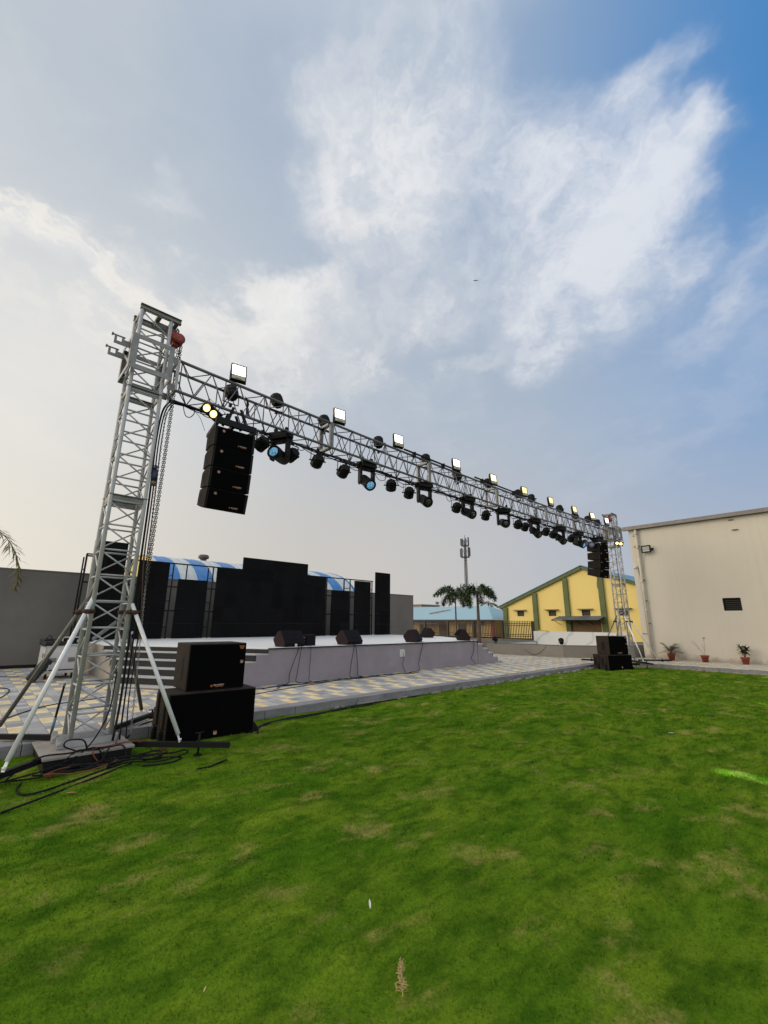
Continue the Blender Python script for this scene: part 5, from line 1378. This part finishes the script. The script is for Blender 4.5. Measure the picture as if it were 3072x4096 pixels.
def foxtail(x, y, zc, lean, lab, seed, sc, rt):
    random.seed(seed)
    t = empty('foxtail_palm', (x, y, 0)); tag(t, lab, 'palm tree', 'palms behind the stage')
    m = MB(); H = zc - .55 * sc
    m.path([(lean * (u ** 2), 0, -.05 + (H + .05) * u) for u in [k / 10 for k in range(11)]], [rt * (1.25 - .55 * k / 10) for k in range(11)], 12); m.build('trunk', TRUNK, t)
    m = MB(); m.path([(lean, 0, H - .02), (lean, 0, H + .3 * sc), (lean, 0, zc)], [rt * .75, rt * .7, rt * .3], 10); m.build('crown_shaft', SHAFT, t)
    n = 9
    for k in range(n):
        fb, rb = MB(), MB(); az = 6.283 * k / n * 1.0 + random.uniform(-.25, .25) + seed; el = [1.15, .75, .95, .55, 1.3, .65, .85, .5, 1.0][k]
        frond(fb, rb, Vector((lean, 0, zc - .02)), az, el, random.uniform(1.30, 1.70) * sc, random.uniform(1.9, 2.7), .060 * sc, .40 * sc, 64, 1.35)
        fo = fb.build('frond', FROND, t); rb.build('frond_rib', SHAFT, fo)
foxtail(22.0, 17.08, 3.30, .0, 'slender foxtail palm on the left, its thin trunk behind the stage monitors', 3, .98, .055)
foxtail(22.0, 15.43, 3.34, .0, 'thicker foxtail palm with a pale trunk at the stage steps', 11, 1.02, .10)
random.seed(21)
cp = empty('coconut_palm', (-.95, 18.6, 0)); tag(cp, 'palm tree beyond the left edge with one drooping yellowing frond over the grey wall', 'palm tree')
m = MB(); m.path([(0, 0, -.05), (.05, 0, 2), (0, 0, 4.55)], [.16, .13, .11], 10); m.build('trunk', TRUNK, cp)
for k in range(8):
    fb, rb = MB(), MB()
    if k == 0: frond(fb, rb, Vector((0, 0, 4.5)), R(-32), .25, 3.6, 1.9, .035, .42, 60, .9)
    else: frond(fb, rb, Vector((0, 0, 4.55)), R(40) + k * .6, random.uniform(.2, 1.0), 2.4, 1.3, .035, .45, 40, .5)
    fo = fb.build('frond', FRONDY if k == 0 else FROND, cp); rb.build('frond_rib', SHAFT, fo)

# ------------------------------------------------------------------ phone mast far behind
ms = empty('phone_mast', (120, 88.3, 0)); tag(ms, 'tall grey phone mast with two rings of antennas rising behind the palms', 'mast')
MASTG = mat('mast_steel', (0.10, 0.10, 0.11), 0.6, 0.2)
m = MB()
for k in range(4):
    a = k * math.pi / 2 + .4; m.path([(.75 * math.cos(a), .75 * math.sin(a), 0), (.48 * math.cos(a), .48 * math.sin(a), 15), (.34 * math.cos(a), .34 * math.sin(a), 29)], .11, 5)
for i in range(46):
    z = i * .62; rr = .75 - .41 * z / 29
    for k in range(4):
        a, b = k * math.pi / 2 + .4, (k + 1) * math.pi / 2 + .4; m.tube((rr * math.cos(a), rr * math.sin(a), z), (rr * math.cos(b), rr * math.sin(b), z + .62), .05, 4)
m.build('lattice_shaft', MASTG, ms)
for z0, rr, nn, hh in ((23.4, 1.45, 8, 3.3), (27.3, 1.25, 7, 2.7)):
    m = MB(); m.path([(rr * math.cos(6.283 * k / 16), rr * math.sin(6.283 * k / 16), z0 - .2) for k in range(16)], .09, 5, False, True)
    m.path([(rr * math.cos(6.283 * k / 16), rr * math.sin(6.283 * k / 16), z0 + hh * .55) for k in range(16)], .06, 5, False, True)
    for k in range(4): a = k * 1.571 + .4; m.tube((0, 0, z0 - .2), (rr * math.cos(a), rr * math.sin(a), z0 - .2), .08, 4)
    pl = m.build('platform', MASTG, ms)
    for k in range(nn):
        a = 6.283 * k / nn + z0; q = MB(); c, s_ = math.cos(a) * rr * 1.05, math.sin(a) * rr * 1.05; q.box(c - .17, c + .17, s_ - .17, s_ + .17, z0 + random.uniform(-.3, .2), z0 + hh * random.uniform(.75, 1.0)); q.build('antenna', MASTG, pl)
m = MB(); m.tube((0, 0, 28.5), (0, 0, 30.8), .10, 5); m.build('tip', MASTG, ms)
lr = empty('lightning_rod', (60, 42.14, 0)); tag(lr, 'thin vertical rod rising above the right palm', 'rod')
m = MB(); m.tube((0, 0, -.05), (0, 0, 8.3), .045, 6, .02); m.build('rod', MASTG, lr)
m = MB(); m.tube((0, 0, -.05), (0, 0, .5), .2, 8); m.build('foot', CONC, lr)

# ------------------------------------------------------------------ town houses and trees far behind
def house(x, y, w, d, h, mt, lab, roof=None, para=True):
    t = empty('town_house', (x, y, 0)); tag(t, lab, 'house', 'houses of the town behind')
    m = MB(); m.box(0, d, -w / 2, w / 2, -.05, h); m.build('wall', mt, t)
    m = MB(); m.box(-.2, d + .2, -w / 2 - .2, w / 2 + .2, h + .001, h + .25); m.build('roof', roof or CONC, t)
    nwin = max(2, int(w / 2.2))
    for k in range(nwin):
        yy = -w / 2 + w * (k + .5) / nwin
        for z in ([1.2, 4.2] if h > 5 else [1.2]):
            if z + 1.2 > h: continue
            m = MB(); m.box(-.06, -.002, yy - .45, yy + .45, z, z + 1.1); m.build('window', DARKW, t)
    if para:
        m = MB(); m.box(d * .3, d * .7, -w * .2, w * .15, h + .26, h + 2.0); m.build('roof_room', mt, t)
house(62, 42.1, 3.4, 8, 3.1, mat('pale_yellow_house', (0.52, 0.42, 0.20), 0.85), 'pale yellow house behind the blue roofed building', para=False)
house(78, 50.2, 4.0, 9, 2.95, mat('brown_brick_house', (0.12, 0.075, 0.055), 0.9), 'dark brown house with a roof room beside the yellow hall')
house(72, 46.0, 3.0, 6, 3.2, mat('ochre_flat_house', (0.46, 0.40, 0.20), 0.85), 'low ochre flat house left of the yellow hall', para=False)
house(95, 89.5, 7, 8, 6.5, mat('grey_far_house', (0.25, 0.24, 0.24), 0.9), 'grey house top showing over the left end of the blue roof', para=False)
CANOPY = mat('tree_canopy', (0.045, 0.06, 0.022), 0.7, 0, 0.7, 1.2, rgb2=(0.025, 0.035, 0.014))
def tree(x, y, h, r, lab, seed):
    random.seed(seed); t = empty('broadleaf_tree', (x, y, 0)); tag(t, lab, 'tree', 'trees of the town behind')
    m = MB(); m.path([(0, 0, -.05), (.1, 0, h * .5), (0, .1, h * .8)], [.2, .14, .06], 7)
    for k in range(5): a = k * 1.3; m.path([(0, 0, h * .45), (r * .4 * math.cos(a), r * .4 * math.sin(a), h * .7)], [.09, .03], 5)
    m.build('trunk', TRUNK, t)
    m = MB(); cl = [(random.gauss(0, r * .45), random.gauss(0, r * .45), h * .68 + random.gauss(0, h * .14)) for _ in range(16)]
    for _ in range(2200):
        c = random.choice(cl); p = Vector(c) + Vector((random.gauss(0, r * .2), random.gauss(0, r * .2), random.gauss(0, r * .16))); a = random.uniform(0, 6.28)
        leaf(m, p, (math.cos(a), math.sin(a), random.uniform(-.5, .7)), .32, .16, .06, 2)
    m.build('crown', CANOPY, t)
tree(58, 38.6, 3.5, 1.2, 'round green tree right of the thick palm, before the brown house', 4)
tree(62, 45.6, 4.9, 1.4, 'dark tree top above the blue roof behind the two palms', 9)
tree(80, 67.4, 5.9, 1.0, 'small dark tree top above the middle of the blue roof', 10)
tree(49.2, 30.2, 1.7, 1.0, 'dark shrub tree behind the fence beside the yellow hall', 12)
random.seed(31)
tp = empty('coconut_palm', (66, 44.1, 0)); tag(tp, 'small distant palm behind the pale yellow house', 'palm tree')
m = MB(); m.tube((0, 0, -.05), (0, 0, 4.9), .16, 8, .1); m.build('trunk', TRUNK, tp)
for k in range(9):
    fb, rb = MB(), MB(); frond(fb, rb, Vector((0, 0, 4.9)), k * .7, random.uniform(.2, 1.1), 2.0, 1.4, .09, .5, 22, .4); fo = fb.build('frond', FROND, tp); rb.build('frond_rib', SHAFT, fo)

# a bird in the sky
bd = empty('bird', (39.2, 25.6, 44.2)); bd.location = Vector((91.9, 60, 98.7)) * .45 + Vector((0, 0, .83)); bd.scale = (.55, .55, .55); tag(bd, 'small dark bird gliding high in the cloudy sky', 'bird')
m = MB(); m.lathe([(.01, -.30), (.06, -.2), (.085, 0), (.06, .17), (.035, .23), (.01, .30)], 8, Matrix.Rotation(R(90), 4, 'X') @ Matrix.Rotation(R(90), 4, 'Y')); m.build('body', BLACKP, bd)
for s_ in (-1, 1):
    m = MB(); dv = Vector((.69, -.72, 0)) * s_; fwv = Vector((.72, .69, 0))
    P = [Vector((0, 0, .03)), dv * .32 + Vector((0, 0, .14)), dv * .72 + Vector((0, 0, .02))]; Wd = [.20, .17, .03]
    vs = []
    for p_, w_ in zip(P, Wd): vs += [p_ - fwv * w_ / 2 + Vector((0, 0, .0)), p_ + fwv * w_ / 2, p_ - fwv * w_ / 2 + Vector((0, 0, .02)), p_ + fwv * w_ / 2 + Vector((0, 0, .02))]
    m.add(vs, [(0, 1, 5, 4), (2, 6, 7, 3), (0, 4, 6, 2), (1, 3, 7, 5), (4, 5, 9, 8), (6, 10, 11, 7), (4, 8, 10, 6), (5, 7, 11, 9)]); m.build('wing', BLACKP, bd)
# ------------------------------------------------------------------ flight case and bags behind the near tower
WCASE = mat('white_case_board', (0.60, 0.60, 0.60), 0.5, 0, 0.5, 4, rgb2=(0.45, 0.44, 0.43))
ALUE = mat('aluminium_edge', (0.50, 0.50, 0.50), 0.35, 0.8)
CLOTHB = mat('black_bag_cloth', (0.018, 0.018, 0.02), 0.85, 0, 0.5, 20, bump=0.3, bscale=40)
fc = empty('flight_case', (1.93, 13.85, .1), R(3)); tag(fc, 'white flight case on castors standing behind the near tower', 'flight case')
m = MB(); m.box(-.35, .36, .0, .85, .15, .78); m.build('body', WCASE, fc, 0.01)
m = MB()
for z in (.145, .775): m.box(-.365, .375, -.012, .862, z - .012, z + .012)
for x in (-.36, .355):
    m.box(x - .008, x + .020, -.010, .012, .16, .76)
m.build('edging', ALUE, fc)
m = MB(); m.box(-.36, .37, -.006, .856, .20, .225); m.build('seam', BLACKM, fc)
for q in (-.20, .20):
    m = MB(); m.box(q - .075, q + .075, -.014, -.001, .40, .50); m.box(q - .055, q + .055, -.022, -.0145, .43, .47); m.build('handle', STEELD, fc)
for q in (.06, .28): 
    m = MB(); m.box(-.365, -.352, q, q + .05, .50, .60); m.build('latch', STEELD, fc)
for x in (-.27, .28):
    for y in (.1, .75):
        m = MB(); m.tube((x - .02, y, .055), (x + .02, y, .055), .055, 14); m.box(x - .03, x + .03, y - .04, y + .04, .112, .15); m.build('castor', BLACKM, fc)
ec = empty('equipment_case', (1.98, 14.25, .89), R(6)); tag(ec, 'small black case with silver edges on top of the white flight case', 'case')
m = MB(); m.box(-.10, .36, -.15, .25, .0, .20); m.build('body', BLACKP, ec, 0.01)
m = MB()
for z in (.012, .19): m.box(-.108, .368, -.158, .258, z - .012, z + .012)
m.box(-.11, -.08, -.16, -.13, .025, .177); m.box(.34, .37, -.16, -.13, .025, .177); m.build('edging', ALUE, ec)
for q in (.0, .22): m = MB(); m.box(q, q + .05, -.17, -.152, .07, .13); m.build('latch', ALUE, ec)
def bag(loc, sx, sy, sz, lab, rz, seed, name='gig_bag', tilt=0):
    random.seed(seed); t = empty(name, loc, R(rz)); t.rotation_euler = (0, tilt, R(rz)); tag(t, lab, 'bag')
    m = MB(); m.box(-sx, sx, -sy, sy, 0, sz); o = m.build('bag_body', CLOTHB, t, min(sx, sy, sz) * .35)
    sb_ = o.modifiers.new('sub', 'SUBSURF'); sb_.levels = 2; sb_.render_levels = 2
    dp_ = o.modifiers.new('wr', 'DISPLACE'); tx = bpy.data.textures.new('wrinkle', 'CLOUDS'); tx.noise_scale = .12; dp_.texture = tx; dp_.strength = .04
    m = MB(); m.path(spline([(-sx * .5, -sy * .6, sz * .9), (-sx * .2, -sy * .7, sz * 1.35), (sx * .2, -sy * .7, sz * 1.35), (sx * .5, -sy * .6, sz * .9)], 4), .012, 5); m.build('carry_strap', CLOTHB, t)
bag((1.72, 14.0, .885), .22, .18, .11, 'black soft bag lying on the front of the white flight case', 8, 2)
bag((1.62, 14.45, .885), .13, .14, .17, 'dark folded sheet behind the black bag on the white flight case', 20, 5, 'folded_sheet')
lc_ = empty('leaning_case', (1.30, 13.55, .1)); tag(lc_, 'long black padded case leaning against the left side of the white flight case', 'bag')
m = MB(); Mt = Matrix.Rotation(R(33), 4, 'Y'); m.box(-.09, .09, -.22, .12, .03, .60, Mt); m.build('padded_case', CLOTHB, lc_, 0.04)
m = MB(); m.path(spline([(.18, -.2, .12), (.30, -.25, .22), (.33, -.22, .38)], 4), .014, 5); m.build('strap', STEEL, lc_)
# black straight pole standing behind the tower foot, with a blue taped end
sp_ = empty('ground_stake', (1.02, 6.95, .1)); tag(sp_, 'thin black pole with blue tape standing behind the foot of the near tower', 'pole')
m = MB(); m.tube((-.02, .10, .0), (.04, .13, .62), .013, 8); m.build('pole', BLACKM, sp_)
m = MB(); m.tube((-.012, .104, .085), (.003, .112, .235), .0165, 8); m.tube((.037, .128, .59), (.041, .131, .635), .016, 8); m.build('tape', mat('blue_tape', (0.10, 0.22, 0.30), 0.5), sp_)
# chrome microphone stand / clamp lamp at the top of the steps
wt = empty('spotlight_stand', (3.35, 13.9, SZ + .002)); tag(wt, 'small chrome lamp on a stand on the stage behind the near tower', 'lamp stand')
m = MB(); m.tube((0, 0, .0), (0, 0, .22), .014, 8); m.tube((0, 0, .0), (0, 0, .012), .12, 14); m.build('stand', BLACKM, wt)
m = MB(); m.lathe([(.0, .20), (.05, .21), (.10, .25), (.115, .30), (.10, .31), (.0, .30)], 16); m.build('head', ALUE, wt)
# fallen leaning panel near led columns
lp_ = empty('leaning_truss_bar', (2.95, 15.3, SZ)); tag(lp_, 'grey metal bar leaning on the stage below the far left led column', 'metal bar')
m = MB(); m.bar((-.2, 0, .04), (.45, .45, .55), .12, .03, (1, 0, .3)); m.build('bar', STEELD, lp_)
m = MB(); m.bar((-.26, -.04, .02), (-.2, 0, .05), .16, .04, (1, 0, .3)); m.build('end_plate', BLACKM, lp_)

# ------------------------------------------------------------------ cables
def cable(pts, r, lab, mt=RUBBER, k=6, grp='loose black cables', cat='cable'):
    m = MB(); m.path(spline(pts, k), r, 6); return tag(m.build('cable', mt), lab, cat, grp)
def gz_(x, y, up=.012):
    if y > 6.95 and x < 18.76: return .106 + up
    return lawn_z(x, y) + .012 + up
def G_(P, up=.0): return [(x, y, gz_(x, y, up)) for x, y in P]
# bundle running down the near tower's right side
random.seed(5)
for q, (dx, lab) in enumerate(((0, 'thick black cable dropping beside the near tower, left one of the bundle'), (.035, 'black cable with a blue plug dropping beside the near tower'), (.07, 'thin black cable dropping beside the near tower, nearest the chains'))):
    P = [(1.72 + dx, 6.72, 4.80), (1.62 + dx, 6.66, 4.55), (1.575 + dx, 6.58, 4.0), (1.575 + dx, 6.5, 3.2), (1.57 + dx, 6.46, 2.3), (1.56 + dx * 1.4, 6.42, 1.3), (1.55 + dx, 6.36 - dx, .6), (1.50 + dx * 2, 6.25, .14)]
    cable(P, [.014, .010, .007][q], lab, k=6)
cable([(1.60, 6.45, 3.0), (1.60, 6.4, 2.2), (1.66, 6.38, 1.4), (1.60, 6.36, .8), (1.58, 6.30, .3), (1.50, 6.1, .14)], .007, 'reddish brown cable hanging beside the near tower', mat('brown_rubber', (0.07, 0.025, 0.018), 0.6))
pg = empty('plug', (1.605, 6.52, 3.42)); tag(pg, 'blue plug connector on the cables halfway up the near tower', 'plug')
m = MB(); m.tube((0, 0, .0), (0, 0, .16), .032, 12); m.tube((0, 0, .16), (0, 0, .24), .022, 10); m.build('plug_body', mat('dark_blue_plug', (0.015, 0.03, 0.08), 0.4), pg)
m = MB(); m.tube((0, 0, -.06), (0, 0, -.001), .038, 12); m.build('collar', mat('tan_plug_collar', (0.2, 0.13, 0.07), 0.5), pg)
# the tangle in front of the foot slab
for q in range(8):
    a0 = random.uniform(0, 6.28); cx, cy = .92 + q * .115 + random.uniform(-.12, .12), 5.86 + random.uniform(-.14, .14); P = []
    rx, ry = random.uniform(.18, .42), random.uniform(.07, .15); n = random.randint(9, 13)
    for i in range(n):
        a = a0 + i * .75; sc = random.uniform(.8, 1.15); x, y = cx + rx * math.cos(a) * sc, cy + ry * math.sin(a) * sc
        z = gz_(x, y) + (abs(math.sin(a * 1.3)) * random.uniform(0, .05))
        if y > 5.99 and .66 < x < 1.82: z = max(z, .128)
        P.append((x, y, z))
    o_ = q in (3, 6, 8)
    cable(P, .0085 if not o_ else .006, 'coil of %s cable in the tangle before the near tower foot' % ('orange' if o_ else 'black'), RUBBERO if o_ else RUBBER, 5, 'tangled cables at the near tower foot')
cable([(1.12, 6.12, .125), (1.0, 6.05, .20), (1.02, 6.02, .26), (1.16, 6.03, .24), (1.22, 6.06, .13)], .008, 'black cable looping up before the legs of the near tower')
cable([(1.45, 6.30, .9), (1.40, 6.2, .45), (1.2, 6.05, .14), (.9, 5.9, .05), (.55, 5.75, .04), (.2, 5.6, .04)], .008, 'black cable running from the near tower legs to the left edge')
cable(G_([(1.6, 5.75), (1.2, 5.55), (.85, 5.28), (.55, 5.1), (.25, 5.0), (-.1, 4.95), (-.5, 4.8)]), .009, 'black cable lying across the lawn at the far left, nearest the viewer')
cable(G_([(1.5, 5.8), (1.1, 5.62), (.80, 5.48), (.66, 5.52), (.62, 5.66), (.66, 5.8)]), .009, 'black cable making a wide bend on the lawn below the left outrigger')
cable(G_([(1.75, 5.85), (2.02, 5.72), (2.08, 5.62), (1.9, 5.52), (1.65, 5.55)]), .008, 'black cable loop on the lawn right of the tangle')
cable(G_([(2.08, 5.14), (2.22, 5.16), (2.36, 5.22), (2.46, 5.26)]), .009, 'short black cable end on the lawn below the right outrigger')
cable(G_([(3.25, 6.05), (3.5, 6.42), (4.0, 6.62), (4.8, 6.72), (5.6, 6.80), (6.5, 6.84), (7.6, 6.86)]), .012, 'black cable along the lawn edge right of the near subwoofer')
cable(G_([(3.2, 6.2), (3.7, 6.55), (4.3, 6.58), (5.2, 6.70), (6.0, 6.72)]), .010, 'second black cable on the lawn edge right of the near subwoofer')
cable(G_([(1.8, 6.9), (2.0, 7.05), (2.3, 7.3), (2.8, 7.6), (3.4, 7.9)]), .009, 'black cable on the paving right of the near tower')
cable(G_([(.2, 8.2), (.5, 8.5), (.9, 9.2), (1.3, 9.7), (1.9, 9.9), (2.5, 10.2)]), .009, 'black cable across the paving behind the near tower')
cable(G_([(-.2, 9.7), (.45, 10.6), (.75, 11.3), (.9, 12.4), (.6, 13.0), (.2, 13.2), (.0, 13.3)]), .011, 'black cable snaking over the paving left of the flight case')
cable(G_([(-.2, 14.8), (.4, 15.2), (1.0, 15.1), (1.5, 14.6)]), .012, 'black cable on the paving left of the white flight case')
cable(G_([(-1.5, 17.6), (.2, 17.5), (.9, 17.6), (1.8, 17.5)], .05), .05, 'thick dark cable bundle along the foot of the boundary wall')
cable(G_([(2.3, 13.3), (2.45, 12.9), (2.62, 12.6), (2.5, 12.0), (2.3, 11.6)], .0), .010, 'black cable on the paving at the end face of the steps')
F_ = SY0 - .03
def drop(x0, x1, lab, xe, r=.008):
    cable([(x0, SY0 + .12, SZ + .03), (x0, F_ + .015, SZ + .012), (x0 + (x1 - x0) * .1, F_ - .0, SZ - .10), (x0 + (x1 - x0) * .4, F_ - .01, .62), (x0 + (x1 - x0) * .8, F_ - .02, .3), (x1, F_ - .08, .118), (xe, F_ - .20, .114)], r, lab)
drop(6.05, 5.75, 'black cable down the stage front under the left monitor, left one', 5.4)
drop(6.12, 6.0, 'black cable down the stage front under the left monitor, right one', 6.5, .007)
drop(6.40, 6.36, 'thin black cable down the stage front left of the second monitor', 6.7, .006)
drop(7.78, 7.62, 'black cable down the stage front under the second monitor, left one', 7.9)
drop(7.84, 7.92, 'black cable down the stage front under the second monitor, right one', 8.6)
drop(10.55, 10.25, 'black cable down the stage front under the third monitor', 9.7)
cable([(13.22, SY0 + .1, SZ + .02), (13.22, F_ + .015, SZ + .01), (13.20, F_, .75), (13.12, F_ - .01, .48), (12.98, F_ - .02, .33), (13.08, F_ - .03, .25), (13.2, F_ - .08, .12)], .008, 'black cable down the stage front below the right corner monitor')
cable([(9.64, F_ - .01, .66), (9.66, F_ - .03, .5), (9.62, F_ - .02, .3), (9.66, F_ - .08, .118), (9.5, F_ - .25, .114)], .007, 'black cable hanging from the white socket panel')
random.seed(15)
for q in range(3):
    P = [(4.6 + q * .3, 9.15 - .1 * q)]
    while P[-1][0] < 9.8: P.append((P[-1][0] + random.uniform(.25, .55), 9.27 + random.uniform(-.12, .14) - .04 * q))
    cable(G_(P), .008, ['black cable along the foot of the stage front, nearest the wall', 'black cable winding along the foot of the stage front', 'black cable along the foot of the stage front, nearest the lawn'][q])
cable(G_([(3.2, 7.9), (4.0, 8.35), (5.2, 8.75), (6.3, 9.0), (6.9, 9.2)]), .008, 'black cable crossing the paving from the near subwoofer to the stage')

# ------------------------------------------------------------------ litter on the lawn
DRYL = mat('dry_leaf', (0.36, 0.17, 0.10), 0.8, 0, 0.5, 30); PAPER = mat('white_scrap', (0.65, 0.62, 0.56), 0.7); STRAW = mat('straw_stem', (0.50, 0.36, 0.16), 0.8, 0, 0.5, 30)
def scrap(name, x, y, d, ln, w, mt, lab, cat):
    m = MB(); leaf(m, (0, 0, .0), d, ln, w, .006, 5); vs = list(m.v); n = len(vs)
    m.v += [(a, b, c - .002) for a, b, c in vs]; m.f += [tuple(n + i for i in reversed(f)) for f in m.f]; m.sm += m.sm
    o = m.build(name, mt); o.location = (x, y, lawn_z(x, y) + .020); tag(o, lab, cat)
scrap('dry_leaf', .93, 5.16, (.7, -.68, .1), .09, .03, DRYL, 'dry reddish leaf lying on the lawn left of the middle', 'leaf')
scrap('paper_scrap', 1.90, 2.13, (.3, .5, .6), .045, .012, PAPER, 'small white scrap standing in the lawn near the viewer', 'scrap')
scrap('twig', 1.0, 2.166, (.5, .4, .5), .022, .006, STRAW, 'tiny straw coloured twig near the bottom left of the lawn', 'twig')
scrap('plastic_scrap', 7.68, 2.2, (.7, -.7, .05), .09, .03, PAPER, 'small white plastic scrap on the right part of the lawn', 'scrap')
scrap('paper_scrap', 12.6, 6.2, (.7, -.7, .1), .10, .06, PAPER, 'small pale scrap near the lawn edge before the stage steps', 'scrap')
scrap('paper_scrap', 14.6, 6.5, (.7, -.7, .1), .10, .05, PAPER, 'pale scrap at the lawn edge nearest the far subwoofer', 'scrap')
random.seed(44)
dw = empty('dried_flower_spike', (1.60, 1.585, lawn_z(1.6, 1.585) + .02)); tag(dw, 'dried straw coloured flower spike lying on the lawn at the bottom', 'dried plant')
m = MB(); ax = Vector((.66, .71, 0)) ; sdv = Vector((.71, -.70, 0))
for i in range(60):
    u = i / 60; c = ax * (u * .17) + Vector((0, 0, .012 + .006 * math.sin(i)))
    w_ = .025 * (1 - u) ** .7 + .004
    m.path([c, c + sdv * random.uniform(-w_, w_) + Vector((0, 0, random.uniform(-.002, .02))) + ax * random.uniform(.0, .02), c + sdv * random.uniform(-w_, w_) * 1.3 + ax * .02 + Vector((0, 0, random.uniform(0, .015)))], .0014, 4)
m.build('dry_bracts', STRAW, dw)
m = MB(); m.path([ax * -.01 + Vector((0, 0, .008)), ax * .09 + Vector((0, 0, .016)), ax * .185 + Vector((0, 0, .012))], [.0028, .002, .001], 5); m.build('stem', STRAW, dw)

# ------------------------------------------------------------------ beams of the lit moving heads: green pools on the lawn, a violet wash on the stage front
def beam(src, dst, watts, deg, colr, blend=.35):
    l = bpy.data.lights.new('beam', 'SPOT'); l.energy = watts; l.spot_size = R(deg); l.spot_blend = blend; l.color = colr; l.shadow_soft_size = .04
    o = bpy.data.objects.new('beam', l); col.objects.link(o); o.location = src; o.rotation_euler = (Vector(dst) - Vector(src)).to_track_quat('-Z', 'Y').to_euler()
beam((5.62, 6.35, 4.15), (6.21, 1.15, 0), 3600, 3.2, (.45, 1.0, .35))
beam((15.78, 6.30, 4.25), (11.9, 1.55, 0), 3800, 2.6, (.45, 1.0, .35))
beam((17.4, 6.10, 4.30), (18.0, 2.25, 0), 1600, 4.0, (.6, 1.0, .5))
beam((3.5, 6.45, 4.40), (6.4, 9.53, .45), 420, 50, (.42, .33, 1.0), 1.0)
